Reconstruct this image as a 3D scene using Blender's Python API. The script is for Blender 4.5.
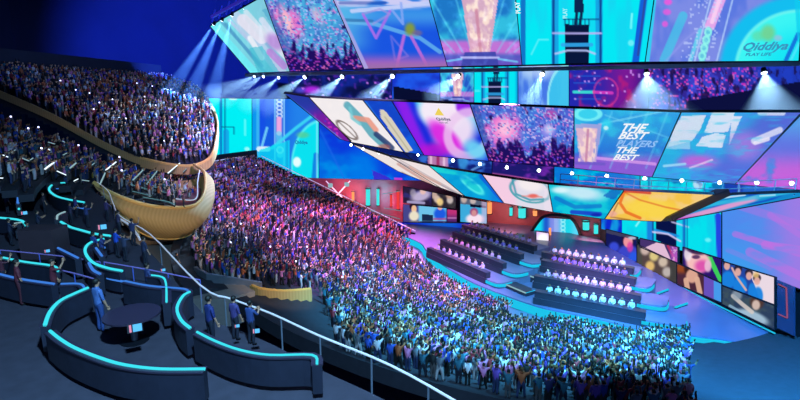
import bpy, bmesh, math, random
import numpy as np
from mathutils import Vector, Matrix, Quaternion

for _o in list(bpy.data.objects):
    bpy.data.objects.remove(_o)
SC = bpy.context.scene
COL = SC.collection
R = random.Random(11)

# ------------------------------------------------------------------ camera
F = 500.0                        # focal length in pixels of an 800x400 frame
TH = math.atan(0.2)              # downward pitch, the horizon lies 100 px above the centre
CT, ST = math.cos(TH), math.sin(TH)
CZ = 25.0
EYE = Vector((0, 0, CZ))
cam_d = bpy.data.cameras.new('camera')
cam = bpy.data.objects.new('camera', cam_d)
COL.objects.link(cam)
cam.location = EYE
cam.rotation_euler = (math.pi / 2 - TH, 0, 0)
cam_d.sensor_width = 36
cam_d.lens = 36 * F / 800
cam_d.clip_end = 600
SC.camera = cam

# ------------------------------------------------------------------ world, view
W = bpy.data.worlds.new('hall_dark')
SC.world = W
W.use_nodes = True
W.node_tree.nodes['Background'].inputs[0].default_value = (0.05, 0.09, 0.25, 1)
W.node_tree.nodes['Background'].inputs[1].default_value = 0.55
vs = SC.view_settings
vs.view_transform = 'Standard'
vs.look = 'None'
vs.gamma = 1
vs.use_curve_mapping = False
vs.exposure = 0.0
SC.cycles.use_denoising = True
SC.cycles.max_bounces = 4
SC.cycles.diffuse_bounces = 2
SC.cycles.volume_bounces = 0
SC.cycles.transparent_max_bounces = 24
SC.cycles.volume_step_rate = 4


def lamp_spot(name, loc, target, energy, color, size_deg, blend=0.6, radius=0.6):
    d = bpy.data.lights.new(name, 'SPOT')
    d.energy = energy
    d.color = color
    d.spot_size = math.radians(size_deg)
    d.spot_blend = blend
    d.shadow_soft_size = radius
    o = bpy.data.objects.new(name, d)
    COL.objects.link(o)
    o.location = loc
    o.rotation_euler = (Vector(target) - Vector(loc)).to_track_quat('-Z', 'Y').to_euler()
    return o


def lamp_area(name, loc, target, energy, color, size):
    d = bpy.data.lights.new(name, 'AREA')
    d.energy = energy
    d.color = color
    d.shape = 'DISK'
    d.size = size
    o = bpy.data.objects.new(name, d)
    COL.objects.link(o)
    o.location = loc
    o.rotation_euler = (Vector(target) - Vector(loc)).to_track_quat('-Z', 'Y').to_euler()
    return o


# colour washes over the hall, plus added fills; none has a fixture
lamp_spot('magenta_wash', (12, 96, 34), (-6, 74, 3), 360000, (1.0, 0.25, 0.80), 60, blend=1.0)
lamp_spot('magenta_wash', (6, 50, 38), (-2, 62, 2), 170000, (0.85, 0.30, 1.0), 52)
lamp_spot('violet_wash', (-4, 50, 42), (-18, 84, 7), 110000, (0.50, 0.38, 1.0), 60)
lamp_spot('blue_wash', (5, 60, 38), (-45, 85, 20), 30000, (0.25, 0.42, 1.0), 50)
lamp_spot('cyan_crowd_fill', (12, 26, 42), (8, 47, 2), 300000, (0.12, 0.66, 1.0), 54)  # unseen lamp added to tint the lower crowd cyan
lamp_spot('cyan_stage_wash', (16, 18, 34), (40, 44, 0), 380000, (0.04, 0.45, 1.0), 66)
lamp_spot('amber_box_fill', (-5, 38, 15), (-12, 46, 6.5), 3800, (1.0, 0.66, 0.32), 40)  # unseen warm fill added for the short golden parapet
lamp_spot('pink_bench_fill', (12, 42, 26), (30, 63, 3), 60000, (1.0, 0.30, 0.9), 36)  # extra spot added to turn the right team block pinker
lamp_spot('pink_stage_wash', (12, 60, 27), (25, 74, 3), 170000, (0.95, 0.32, 1.0), 44)
lamp_spot('amber_prow_fill', (-13, 40, 12), (-27, 55, 11.5), 5200, (1.0, 0.74, 0.45), 40)  # low unseen spot added to brighten the golden prow
lamp_spot('amber_rim_fill', (-10, 66, 19), (-31, 76, 17), 4200, (1.0, 0.74, 0.45), 42)  # unseen warm spot added for the upper parapet's gold
lamp_spot('blue_backdrop_wash', (-12, 85, 40), (-46, 125, 34), 420000, (0.04, 0.12, 1.0), 62)
lamp_spot('deck_fill', (0, 4, 36), (-10, 20, 16), 70000, (0.20, 0.46, 0.68), 80)  # unseen lamp added to lift the dark deck towards teal


# ------------------------------------------------------------------ pixel rays
def ray(px, py):
    dx = (px - 400) / F
    v = (200 - py) / F
    return Vector((dx, CT + v * ST, -ST + v * CT))


def at(px, py, y):               # the point on the ray of a pixel at world depth y
    d = ray(px, py)
    return EYE + d * (y / d.y)


def atz(px, py, z):              # ... at height z
    d = ray(px, py)
    return EYE + d * ((z - CZ) / d.z)


AX = Vector((0.314, 0.949, 0)).normalized()
TR = Vector((AX.y, -AX.x, 0))


def ata(px, py, a):              # ... at distance a along the hall's axis
    d = ray(px, py)
    return EYE + d * (a / d.dot(AX))


def onpl(px, py, pl):
    p, n = pl
    d = ray(px, py)
    return EYE + d * ((p - EYE).dot(n) / d.dot(n))


def proj(P):
    P = np.asarray(P, dtype=float).reshape(-1, 3)
    x, y, z = P[:, 0], P[:, 1], P[:, 2] - CZ
    f = y * CT - z * ST
    u = y * ST + z * CT
    f = np.where(f < 0.1, 0.1, f)
    return 400 + F * x / f, 200 - F * u / f


# ------------------------------------------------------------------ materials
def lin1(c):
    return c / 12.92 if c <= 0.04045 else ((c + 0.055) / 1.055) ** 2.4


def rgb(r, g, b):
    return (lin1(r / 255), lin1(g / 255), lin1(b / 255), 1)


def mat(name, color, rough=0.6, metal=0.0, noise=0.0, scale=3.0, emit=0.0, bump=0.0):
    m = bpy.data.materials.new(name)
    m.use_nodes = True
    nt = m.node_tree
    b = nt.nodes['Principled BSDF']
    b.inputs['Base Color'].default_value = color
    b.inputs['Roughness'].default_value = rough
    b.inputs['Metallic'].default_value = metal
    if emit:
        b.inputs['Emission Color'].default_value = color
        b.inputs['Emission Strength'].default_value = emit
    if noise:
        tc = nt.nodes.new('ShaderNodeTexCoord')
        n = nt.nodes.new('ShaderNodeTexNoise')
        n.inputs['Scale'].default_value = scale
        n.inputs['Detail'].default_value = 4
        mx = nt.nodes.new('ShaderNodeMix')
        mx.data_type = 'RGBA'
        mx.inputs[6].default_value = tuple(c * (1 - noise) for c in color[:3]) + (1,)
        mx.inputs[7].default_value = tuple(min(1, c * (1 + noise)) for c in color[:3]) + (1,)
        nt.links.new(tc.outputs['Object'], n.inputs['Vector'])
        nt.links.new(n.outputs['Fac'], mx.inputs[0])
        nt.links.new(mx.outputs[2], b.inputs['Base Color'])
        if bump:
            bp = nt.nodes.new('ShaderNodeBump')
            bp.inputs['Strength'].default_value = bump
            nt.links.new(n.outputs['Fac'], bp.inputs['Height'])
            nt.links.new(bp.outputs[0], b.inputs['Normal'])
    return m


def mat_led(name, color, strength):
    m = bpy.data.materials.new(name)
    m.use_nodes = True
    nt = m.node_tree
    for n in list(nt.nodes):
        nt.nodes.remove(n)
    o = nt.nodes.new('ShaderNodeOutputMaterial')
    e = nt.nodes.new('ShaderNodeEmission')
    e.inputs[0].default_value = color
    e.inputs[1].default_value = strength
    nt.links.new(e.outputs[0], o.inputs[0])
    return m


def mat_screen(name, strength):
    m = mat_led(name, (1, 1, 1, 1), strength)
    nt = m.node_tree
    a = nt.nodes.new('ShaderNodeAttribute')
    a.attribute_name = 'picture'
    nt.links.new(a.outputs['Color'], nt.nodes['Emission'].inputs[0])
    return m


def mat_wood(name, c1, c2, scale):
    m = mat(name, c1, 0.75)
    nt = m.node_tree
    b = nt.nodes['Principled BSDF']
    tc = nt.nodes.new('ShaderNodeTexCoord')
    w = nt.nodes.new('ShaderNodeTexWave')
    w.inputs['Scale'].default_value = scale
    w.inputs['Distortion'].default_value = 0.6
    mx = nt.nodes.new('ShaderNodeMix')
    mx.data_type = 'RGBA'
    mx.inputs[6].default_value = c1
    mx.inputs[7].default_value = c2
    nt.links.new(tc.outputs['Object'], w.inputs['Vector'])
    nt.links.new(w.outputs['Fac'], mx.inputs[0])
    nt.links.new(mx.outputs[2], b.inputs['Base Color'])
    return m


def mat_person(name, kind):
    """skin, shirt, trousers and hair: the shirt takes the object's own colour, the rest varies at random per object"""
    m = mat(name, (0.5, 0.5, 0.5, 1), 0.75)
    nt = m.node_tree
    b = nt.nodes['Principled BSDF']
    oi = nt.nodes.new('ShaderNodeObjectInfo')
    if kind == 'shirt':
        nt.links.new(oi.outputs['Color'], b.inputs['Base Color'])
        return m
    cr = nt.nodes.new('ShaderNodeValToRGB')
    cr.color_ramp.interpolation = 'CONSTANT'
    cols = {'skin': [(225, 172, 140), (196, 140, 105), (140, 92, 66), (235, 190, 160)],
            'trousers': [(30, 34, 55), (45, 60, 105), (20, 20, 24), (190, 190, 200), (90, 85, 90)],
            'hair': [(22, 16, 14), (60, 38, 24), (12, 12, 14), (110, 80, 50)]}[kind]
    el = cr.color_ramp.elements
    while len(el) < len(cols):
        el.new(0.5)
    for i, c in enumerate(cols):
        el[i].position = i / len(cols)
        el[i].color = rgb(*c)
    mt = nt.nodes.new('ShaderNodeMath')
    mt.operation = 'FRACT'
    m2 = nt.nodes.new('ShaderNodeMath')
    m2.operation = 'MULTIPLY'
    m2.inputs[1].default_value = {'skin': 3.7, 'trousers': 7.3, 'hair': 5.1}[kind]
    nt.links.new(oi.outputs['Random'], m2.inputs[0])
    nt.links.new(m2.outputs[0], mt.inputs[0])
    nt.links.new(mt.outputs[0], cr.inputs[0])
    nt.links.new(cr.outputs[0], b.inputs['Base Color'])
    return m


M = dict(
    concrete=mat('dark_concrete', rgb(44, 46, 60), 0.8, noise=0.3, scale=1.5),
    deck=mat('deck_carpet', rgb(62, 58, 74), 0.7, noise=0.35, scale=2),
    floor=mat('arena_floor', rgb(120, 115, 150), 0.35, noise=0.2, scale=0.6),
    stage=mat('stage_gloss', rgb(110, 105, 150), 0.3, noise=0.15, scale=0.4),
    tier=mat('tier_top', rgb(120, 112, 150), 0.4, noise=0.15, scale=0.7),
    desk=mat('desk_front', rgb(52, 44, 62), 0.5, noise=0.2, scale=1.2),
    desktop=mat('desk_top', rgb(60, 50, 70), 0.35, noise=0.1),
    wall=mat('hall_wall', rgb(24, 34, 84), 0.9, noise=0.25, scale=0.12),
    wall_dark=mat('dark_wall', rgb(38, 44, 66), 0.9, noise=0.2, scale=0.3),
    black=mat('black_steel', rgb(22, 24, 34), 0.5, metal=0.4, noise=0.2),
    steel=mat('grey_steel', rgb(150, 160, 180), 0.4, metal=0.6, noise=0.15),
    rail=mat('glowing_rail', rgb(205, 210, 225), 0.3, emit=0.35),  # slight glow added so rails read bright; they are no lamps
    gold=mat_wood('gold_oak_veneer', rgb(196, 158, 100), rgb(184, 146, 90), 1.2),
    gold_lip=mat('polished_gold', rgb(226, 176, 96), 0.55, noise=0.1),
    copper=mat('copper_wall', rgb(150, 74, 92), 0.5, noise=0.25, scale=0.8),
    beige=mat('beige_stone', rgb(150, 140, 138), 0.6, noise=0.15),
    leather=mat('lounge_counter', rgb(40, 42, 60), 0.5, noise=0.3, scale=3),
    cyan=mat_led('cyan_led', rgb(60, 225, 240), 1.1),
    cyan2=mat_led('soft_cyan_led', rgb(30, 195, 235), 1.0),
    blue=mat_led('blue_led', rgb(62, 128, 226), 1.0),
    white=mat_led('white_led', rgb(225, 245, 255), 1.6),
    orange=mat_led('orange_neon', rgb(255, 150, 90), 1.3),
    red=mat_led('red_neon', rgb(225, 60, 60), 1.1),
    teal=mat_led('teal_neon', rgb(60, 215, 215), 1.2),
    violet=mat_led('violet_led', rgb(150, 100, 235), 1.0),
    pale=mat_led('pale_led', rgb(150, 190, 200), 0.9),
    dim=mat_led('dim_step_led', rgb(100, 150, 160), 0.8),
    lamp=mat_led('lamp_face', rgb(215, 240, 255), 9.0),
    phone=mat_led('phone_light', rgb(200, 205, 255), 5.0),
    pinkscreen=mat_led('pink_display', rgb(255, 150, 200), 1.3),
    screen=mat_screen('led_picture', 1.0),
    skin=mat_person('person_skin', 'skin'), shirt=mat_person('person_shirt', 'shirt'),
    trousers=mat_person('person_trousers', 'trousers'), hair=mat_person('person_hair', 'hair'),
)
for _k in ('cyan', 'cyan2', 'blue', 'white', 'orange', 'red', 'teal', 'violet', 'pale', 'dim', 'phone', 'lamp', 'pinkscreen'):
    M[_k].cycles.emission_sampling = 'NONE'
M['cyan'].cycles.emission_sampling = 'FRONT'


# ------------------------------------------------------------------ object helpers
class MB:
    """collects boxes, prisms and tubes into one mesh"""
    def __init__(s):
        s.v, s.f = [], []

    def prism(s, bottom, top):
        n = len(bottom)
        k = len(s.v)
        s.v += [tuple(p) for p in bottom] + [tuple(p) for p in top]
        s.f.append(tuple(k + i for i in range(n))[::-1])
        s.f.append(tuple(k + n + i for i in range(n)))
        for i in range(n):
            j = (i + 1) % n
            s.f.append((k + i, k + j, k + n + j, k + n + i))
        return s

    def slab(s, pts, z0, z1):
        return s.prism([(p[0], p[1], z0) for p in pts], [(p[0], p[1], z1) for p in pts])

    def box(s, c, u, v, w, du, dv, dw):
        c = Vector(c)
        a = [c + u * (x * du) + v * (y * dv) - w * dw for x, y in ((-1, -1), (1, -1), (1, 1), (-1, 1))]
        b = [p + w * (2 * dw) for p in a]
        return s.prism(a, b)

    def bar(s, a, b, r, n=6, r2=None):
        a, b = Vector(a), Vector(b)
        d = (b - a).normalized()
        x = d.orthogonal().normalized()
        y = d.cross(x)
        r2 = r if r2 is None else r2
        an = [2 * math.pi * i / n for i in range(n)]
        return s.prism([a + (x * math.cos(t) + y * math.sin(t)) * r for t in an],
                       [b + (x * math.cos(t) + y * math.sin(t)) * r2 for t in an])

    def tube(s, pts, r, n=6, flat=1.0):
        pts = [Vector(p) for p in pts]
        k = len(s.v)
        for i, p in enumerate(pts):
            d = (pts[min(i + 1, len(pts) - 1)] - pts[max(i - 1, 0)]).normalized()
            up = Vector((0, 0, 1))
            x = d.cross(up)
            x = x.normalized() if x.length > 1e-4 else Vector((1, 0, 0))
            y = x.cross(d)
            for j in range(n):
                t = 2 * math.pi * (j + 0.5) / n
                s.v.append(tuple(p + x * math.cos(t) * r + y * math.sin(t) * r * flat))
        for i in range(len(pts) - 1):
            for j in range(n):
                a = k + i * n + j
                b = k + i * n + (j + 1) % n
                s.f.append((a, b, b + n, a + n))
        s.f.append(tuple(range(k, k + n))[::-1])
        s.f.append(tuple(range(k + (len(pts) - 1) * n, k + len(pts) * n)))
        return s

    def wallstrip(s, pts, h, t):
        """an upright band of height h and thickness t along the polyline pts (its foot)"""
        pts = [Vector(p) for p in pts]
        k = len(s.v)
        for i, p in enumerate(pts):
            d = (pts[min(i + 1, len(pts) - 1)] - pts[max(i - 1, 0)])
            d.z = 0
            d.normalize()
            q = Vector((-d.y, d.x, 0)) * (t / 2)
            for a, z in ((q, 0), (-q, 0), (-q, h), (q, h)):
                s.v.append((p.x + a.x, p.y + a.y, p.z + z))
        for i in range(len(pts) - 1):
            for j in range(4):
                a = k + i * 4 + j
                b = k + i * 4 + (j + 1) % 4
                s.f.append((a, b, b + 4, a + 4))
        s.f.append((k, k + 1, k + 2, k + 3)[::-1])
        e = k + (len(pts) - 1) * 4
        s.f.append((e, e + 1, e + 2, e + 3))
        return s

    def build(s, name, m, parent=None, smooth=False):
        me = bpy.data.meshes.new(name)
        me.from_pydata(s.v, [], s.f)
        bm = bmesh.new()
        bm.from_mesh(me)
        bmesh.ops.recalc_face_normals(bm, faces=bm.faces)
        bm.to_mesh(me)
        bm.free()
        if smooth:
            me.polygons.foreach_set('use_smooth', [True] * len(me.polygons))
        me.materials.append(m)
        o = bpy.data.objects.new(name, me)
        COL.objects.link(o)
        if parent:
            o.parent = parent
        return o


def tag(o, label=None, cat=None, group=None, kind=None):
    if label:
        o['label'] = label
    if cat:
        o['category'] = cat
    if group:
        o['group'] = group
    if kind:
        o['kind'] = kind
    return o


def empty(name, label, cat, group=None, loc=(0, 0, 0)):
    o = bpy.data.objects.new(name, None)
    COL.objects.link(o)
    o.location = loc
    return tag(o, label, cat, group)


def smoothline(pts, n=6):
    """Catmull-Rom through the points"""
    P = [Vector(p) for p in pts]
    out = []
    for i in range(len(P) - 1):
        a = P[max(i - 1, 0)]
        b, c = P[i], P[i + 1]
        d = P[min(i + 2, len(P) - 1)]
        for k in range(n):
            t = k / n
            out.append(0.5 * ((2 * b) + (c - a) * t + (2 * a - 5 * b + 4 * c - d) * t * t + (3 * b - a - 3 * c + d) * t ** 3))
    out.append(P[-1])
    return out


# ------------------------------------------------------------------ painting the LED pictures
def hsh(i, j, s):
    h = np.sin(i * 127.1 + j * 311.7 + s * 74.7) * 43758.5453
    return h - np.floor(h)


def vnoise(x, y, s=0):
    i, j = np.floor(x), np.floor(y)
    u, v = x - i, y - j
    u, v = u * u * (3 - 2 * u), v * v * (3 - 2 * v)
    return (hsh(i, j, s) * (1 - u) + hsh(i + 1, j, s) * u) * (1 - v) + (hsh(i, j + 1, s) * (1 - u) + hsh(i + 1, j + 1, s) * u) * v


def fbm(x, y, s=0, o=3):
    t, a, n = 0, 0.5, 0
    for k in range(o):
        t = t + a * vnoise(x * 2 ** k, y * 2 ** k, s + k)
        n += a
        a *= 0.5
    return t / n


def sst(v, a, b):
    t = np.clip((v - a) / (b - a), 0, 1)
    return t * t * (3 - 2 * t)


class Pic:
    def __init__(s, X, Y, base):
        s.X, s.Y = X, Y
        s.c = np.tile(np.array(base, float), (len(X), 1))

    def mix(s, col, m):
        m = np.clip(m, 0, 1)[:, None]
        s.c = s.c * (1 - m) + np.array(col, float) * m
        return s

    def add(s, col, m):
        s.c = s.c + np.clip(m, 0, 1)[:, None] * np.array(col, float)
        return s

    def hgrad(s, x0, x1, col, k=1.0):
        return s.mix(col, sst(s.X, x0, x1) * k)

    def vgrad(s, y0, y1, col, k=1.0):
        return s.mix(col, sst(s.Y, y0, y1) * k)

    def ell(s, cx, cy, rx, ry, col, k=1.0, soft=0.35, rot=0.0):
        c, t = math.cos(rot), math.sin(rot)
        u = ((s.X - cx) * c + (s.Y - cy) * t) / rx
        v = (-(s.X - cx) * t + (s.Y - cy) * c) / ry
        d = np.sqrt(u * u + v * v)
        return s.mix(col, (1 - sst(d, 1 - soft, 1 + soft)) * k)

    def ring(s, cx, cy, rx, ry, w, col, k=1.0, rot=0.0):
        c, t = math.cos(rot), math.sin(rot)
        u = ((s.X - cx) * c + (s.Y - cy) * t) / rx
        v = (-(s.X - cx) * t + (s.Y - cy) * c) / ry
        d = np.abs(np.sqrt(u * u + v * v) - 1)
        return s.mix(col, (1 - sst(d, w * 0.4, w)) * k)

    def line(s, pts, w, col, k=1.0):
        d = np.full(len(s.X), 1e9)
        for (ax, ay), (bx, by) in zip(pts[:-1], pts[1:]):
            vx, vy = bx - ax, by - ay
            t = np.clip(((s.X - ax) * vx + (s.Y - ay) * vy) / (vx * vx + vy * vy + 1e-9), 0, 1)
            d = np.minimum(d, np.hypot(s.X - ax - t * vx, s.Y - ay - t * vy))
        return s.mix(col, (1 - sst(d, w * 0.5 - 0.5, w * 0.5 + 0.6)) * k)

    def poly(s, pts, col, k=1.0):
        inside = np.zeros(len(s.X), bool)
        n = len(pts)
        for i in range(n):
            (x1, y1), (x2, y2) = pts[i], pts[(i + 1) % n]
            c = ((y1 > s.Y) != (y2 > s.Y)) & (s.X < (x2 - x1) * (s.Y - y1) / ((y2 - y1) or 1e-9) + x1)
            inside ^= c
        return s.mix(col, inside.astype(float) * k)

    def blot(s, col, sx, sy, lo, hi, seed, k=1.0):
        return s.mix(col, sst(fbm(s.X / sx, s.Y / sy, seed), lo, hi) * k)

    def confetti(s, cols, cell, dens, seed, k=1.0, where=None):
        i, j = np.floor(s.X / cell), np.floor(s.Y / cell)
        for q, c in enumerate(cols):
            m = (hsh(i, j, seed + q * 7) < dens).astype(float) * k
            if where is not None:
                m = m * where
            s.mix(c, m)
        return s


def paint_crowd(p, y0, y1, seed, dark=(30, 15, 95), lit=(190, 60, 200)):
    """hands and heads seen against the light, in the lower part of a picture"""
    n = fbm(p.X / 3.0, p.Y / 9.0, seed, 2)
    t = sst(p.Y, y0, y1)
    p.mix(dark, sst(n + t * 0.75, 0.72, 0.92))
    p.confetti([lit, (90, 60, 220), (230, 110, 200)], 1.6, 0.10, seed + 3, 0.8, t)


def paint_face(p, cx, cy, w, skin=(225, 165, 140), hair=(35, 25, 30), top=(50, 90, 170)):
    p.ell(cx, cy + w * 2.0, w * 1.7, w * 1.4, top, 1, 0.2)
    p.ell(cx, cy - w * 0.35, w * 0.95, w * 1.1, hair, 1, 0.2)
    p.ell(cx, cy + w * 0.1, w * 0.72, w * 0.9, skin, 1, 0.2)


P_N = []


def screen(name, label, quad, paint, cat='screen', group=None, base=(10, 60, 160), res=1.0, thick=0.18, strength=None, parts=(), bezel=True):
    """an LED screen: the lit picture, a cabinet behind it, a thin border; quad = 3D corners TL, TR, BR, BL"""
    TL, TRc, BR, BL = [Vector(q) for q in quad]
    px, py = proj([TL, TRc, BR, BL])
    wpx = max(math.hypot(px[1] - px[0], py[1] - py[0]), math.hypot(px[2] - px[3], py[2] - py[3]))
    hpx = max(math.hypot(px[3] - px[0], py[3] - py[0]), math.hypot(px[2] - px[1], py[2] - py[1]))
    nu, nv = max(4, int(wpx / res)) + 1, max(4, int(hpx / res)) + 1
    u, v = np.meshgrid(np.linspace(0, 1, nu), np.linspace(0, 1, nv))
    u, v = u.ravel()[:, None], v.ravel()[:, None]
    q = [np.array(c) for c in (TL, TRc, BR, BL)]
    P = (q[0] * (1 - u) + q[1] * u) * (1 - v) + (q[3] * (1 - u) + q[2] * u) * v
    X, Y = proj(P)
    pic = Pic(X, Y, base)
    paint(pic)
    c = np.clip(pic.c, 0, 255) / 255
    c = np.where(c <= 0.04045, c / 12.92, ((c + 0.055) / 1.055) ** 2.4)
    idx = np.arange(nu * nv).reshape(nv, nu)
    f = np.stack([idx[:-1, :-1], idx[1:, :-1], idx[1:, 1:], idx[:-1, 1:]], -1).reshape(-1, 4)
    n = ((TRc - TL).cross(BL - TL) + (BL - BR).cross(TRc - BR)).normalized()
    cen = (TL + TRc + BR + BL) / 4
    if n.dot(EYE - cen) < 0:
        n = -n
    root = empty(name, label, cat, group, cen)
    me = bpy.data.meshes.new('picture')
    me.from_pydata((P - np.array(cen)).tolist(), [], f.tolist())
    ca = me.color_attributes.new('picture', 'FLOAT_COLOR', 'POINT')
    ca.data.foreach_set('color', np.concatenate([c, np.ones((len(c), 1))], 1).astype(np.float32).ravel())
    me.materials.append(M['screen'])
    o = bpy.data.objects.new('picture', me)
    COL.objects.link(o)
    o.parent = root
    cs = [TL, TRc, BR, BL]
    m = MB()
    N = 8
    for back in (0.07, thick + .07):
        for jj in range(N + 1):
            for ii in range(N + 1):
                uu, vv_ = ii / N, jj / N
                p = TL.lerp(TRc, uu).lerp(BL.lerp(BR, uu), vv_) - cen
                m.v.append(tuple(p * 1.001 - n * back))
    K = (N + 1) ** 2
    for jj in range(N):
        for ii in range(N):
            a = jj * (N + 1) + ii
            m.f.append((a, a + 1, a + N + 2, a + N + 1))
            m.f.append((K + a, K + a + N + 1, K + a + N + 2, K + a + 1))
    for ii in range(N):
        for a, b in ((ii, ii + 1), (N * (N + 1) + ii, N * (N + 1) + ii + 1), (ii * (N + 1), (ii + 1) * (N + 1)), (ii * (N + 1) + N, (ii + 1) * (N + 1) + N)):
            m.f.append((a, b, K + b, K + a))
    m.build('cabinet', M['black'], root)
    if bezel:
        b = MB()
        for i in range(4):
            b.bar(cs[i] - cen, cs[(i + 1) % 4] - cen, 0.09, 4)
        b.build('border', M['black'], root)
    return root, n, cen


def lettering(root, cen, text, anchor, right, up, size, col, shear=0.0, name='lettering', xs=1.0):
    """flat raised letters lying on a screen"""
    cu = bpy.data.curves.new(name, 'FONT')
    cu.body = text
    cu.size = size
    cu.shear = shear
    cu.offset = 0.03 * size
    cu.resolution_u = 2
    o = bpy.data.objects.new(name, cu)
    COL.objects.link(o)
    right = right.normalized()
    n = right.cross(up).normalized()
    mtx = Matrix.Identity(4)
    upn = up.normalized()
    for r in range(3):
        mtx[r][0], mtx[r][1], mtx[r][2], mtx[r][3] = right[r] * xs, upn[r], n[r], anchor[r]
    dg = bpy.context.evaluated_depsgraph_get()
    dg.update()
    me = bpy.data.meshes.new_from_object(o.evaluated_get(dg))
    bpy.data.objects.remove(o)
    me.transform(Matrix.Translation(-cen) @ mtx)
    me.materials.clear()
    me.materials.append(mat_led('letter_' + name, rgb(*col), 1.0))
    ob = bpy.data.objects.new(name, me)
    COL.objects.link(ob)
    ob.parent = root
    return ob
# ================================================================== STRUCTURE
S = Vector((25, 74, 0))          # the centre of the stage


def pol(r, deg, z=0.0):
    a = math.radians(deg)
    return Vector((S.x + r * math.cos(a), S.y + r * math.sin(a), z))


def arcpts(r, a0, a1, z, step=3.0):
    n = max(2, int(abs(a1 - a0) / step) + 1)
    return [pol(r, a0 + (a1 - a0) * i / (n - 1), z) for i in range(n)]


def struct(o):
    return tag(o, kind='structure')


struct(MB().slab([(-120, -20), (120, -20), (120, 175), (-120, 175)], -0.4, 0.0).build('floor', M['floor']))
m = MB()
m.wallstrip([(-95, 0, 0), (-92, 60, 0), (-78, 105, 0), (-48, 138, 0), (0, 152, 0), (60, 150, 0), (100, 120, 0)], 62, 1.0)
struct(m.build('wall_back', M['wall']))
struct(MB().slab([(-120, -20), (120, -20), (120, 175), (-120, 175)], 62, 62.5).build('ceiling', M['wall_dark']))

# lower bowl: rings of steps round the stage
BR0, BDR, BDZ = 26.5, 0.95, 0.285
A_FAR = 149.5


def bowl_rows():
    rows = []
    for k in range(41):
        r = BR0 + k * BDR
        z = 0.35 + k * BDZ
        a1 = 300 if r < 51 else (216 if r < 55 else 196)
        rows.append((r, z, A_FAR, a1))
    return rows


m = MB()
for r, z, a0, a1 in bowl_rows():
    inn = arcpts(r - BDR / 2, a0, a1, 0)
    out = arcpts(r + BDR / 2, a0, a1, 0)
    for i in range(len(inn) - 1):
        m.slab([inn[i], out[i], out[i + 1], inn[i + 1]], max(0, z - 1.2), z)
struct(tag(m.build('floor_bowl_steps', M['concrete'])))
# dark side and back walls of the far end of the bowl
m = MB()
m.wallstrip([pol(24.5, A_FAR - 1.0, 0), pol(66, A_FAR - 1.0, 0)], 0.6, 0.3)
for k in range(41):
    r, z = BR0 + k * BDR, 0.35 + k * BDZ
    m.wallstrip([pol(r - BDR / 2, A_FAR - 0.7, 0), pol(r + BDR / 2, A_FAR - 0.7, 0)], z + 1.1, 0.3)
struct(m.build('wall_bowl_end', M['black']))
m = MB()
m.wallstrip(arcpts(65.6, A_FAR - 0.7, 196, 0), 14.4, 0.6)
struct(m.build('wall_bowl_top', M['black']))
tg = empty('top_rail_band', 'pale grey parapet band along the top of the far lower seating', 'parapet')
MB().wallstrip(arcpts(65.1, 152, 168, 11.9), 1.3, 0.3).build('band', M['steel'], tg)
MB().tube(arcpts(65.0, 152, 168, 13.4), 0.08).build('handrail', M['rail'], tg)
tg = empty('bowl_end_rail', 'thin pale handrail sloping down the far end of the lower bowl', 'handrail')
MB().tube([pol(r, A_FAR - 0.7, 0.35 + (r - BR0) / BDR * BDZ + 1.6) for r in (26, 40, 52, 64)], 0.1).build('handrail', M['rail'], tg)

# floor strip for standing guests in front of the stage, a paler aisle through it
struct(MB().slab([atz(545, 312, 0), atz(515, 312, 0), atz(505, 350, 0), atz(545, 350, 0)], 0.0, 0.06).build('floor_aisle', M['floor']))

# ------------------------------------------------ upper balcony (left, far)
NR = [at(190, 165, 71), at(168, 163, 70.5), at(140, 158, 70), at(100, 140, 69), at(50, 113, 68), at(0, 91, 67), at(-60, 66, 66)]
FR = [at(213, 150, 75), at(217, 135, 80), at(217, 120, 86), at(211, 105, 93), at(200, 92, 100), at(183, 84, 105), at(165, 78.5, 110), at(120, 70, 116)]
NRs, FRs = smoothline(NR, 8), smoothline(FR, 8)


def at_height(line, z):
    for a, b in zip(line[:-1], line[1:]):
        if (a.z - z) * (b.z - z) <= 0 and abs(b.z - a.z) > 1e-6:
            return a.lerp(b, (z - a.z) / (b.z - a.z))
    return (line[0] if abs(line[0].z - z) < abs(line[-1].z - z) else line[-1]).copy()


UB = []
z = 15.6
while z < 29.2:
    a, b = at_height(NRs, z + 0.6), at_height(FRs, z + 0.6)
    a.z = b.z = z
    UB.append((a, b, z))
    z += 0.45
m = MB()
for (a, b, z), (a2, b2, z2) in zip(UB[:-1], UB[1:]):
    m.slab([a, b, b2, a2], z - 1.0, z)
struct(m.build('floor_upper_balcony', M['concrete']))
struct(MB().wallstrip([UB[-1][0], UB[-1][1]], 3.2, 0.4).build('wall_upper_balcony', M['wall_dark']))
g = empty('balcony_parapet', 'golden parapet curving round the upper left balcony of dark spectators', 'parapet')
tip = smoothline([at(140, 158, 70), at(170, 164.5, 70.6), at(192, 165.5, 71.5), at(207, 160, 73), at(214, 150, 75), at(217, 135, 80)], 8)
low = [p + Vector((0, 0, -0.95)) for p in NRs[16:]]
MB().wallstrip(low, 1.0, 0.35).build('side_band', M['gold'], g)
MB().wallstrip([p + Vector((0, 0, -1.25)) for p in tip], 1.35, 0.35).build('front_band', M['gold'], g)
MB().tube(tip + FRs[12:], 0.22, 6).build('lip', M['gold_lip'], g)
MB().wallstrip([p + Vector((0, 0, -1.1)) for p in FRs[8:]], 1.1, 0.3).build('far_band', M['gold'], g)
# its dark underside
m = MB()
for a, b in zip(UB[:-1], UB[1:]):
    pass
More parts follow.
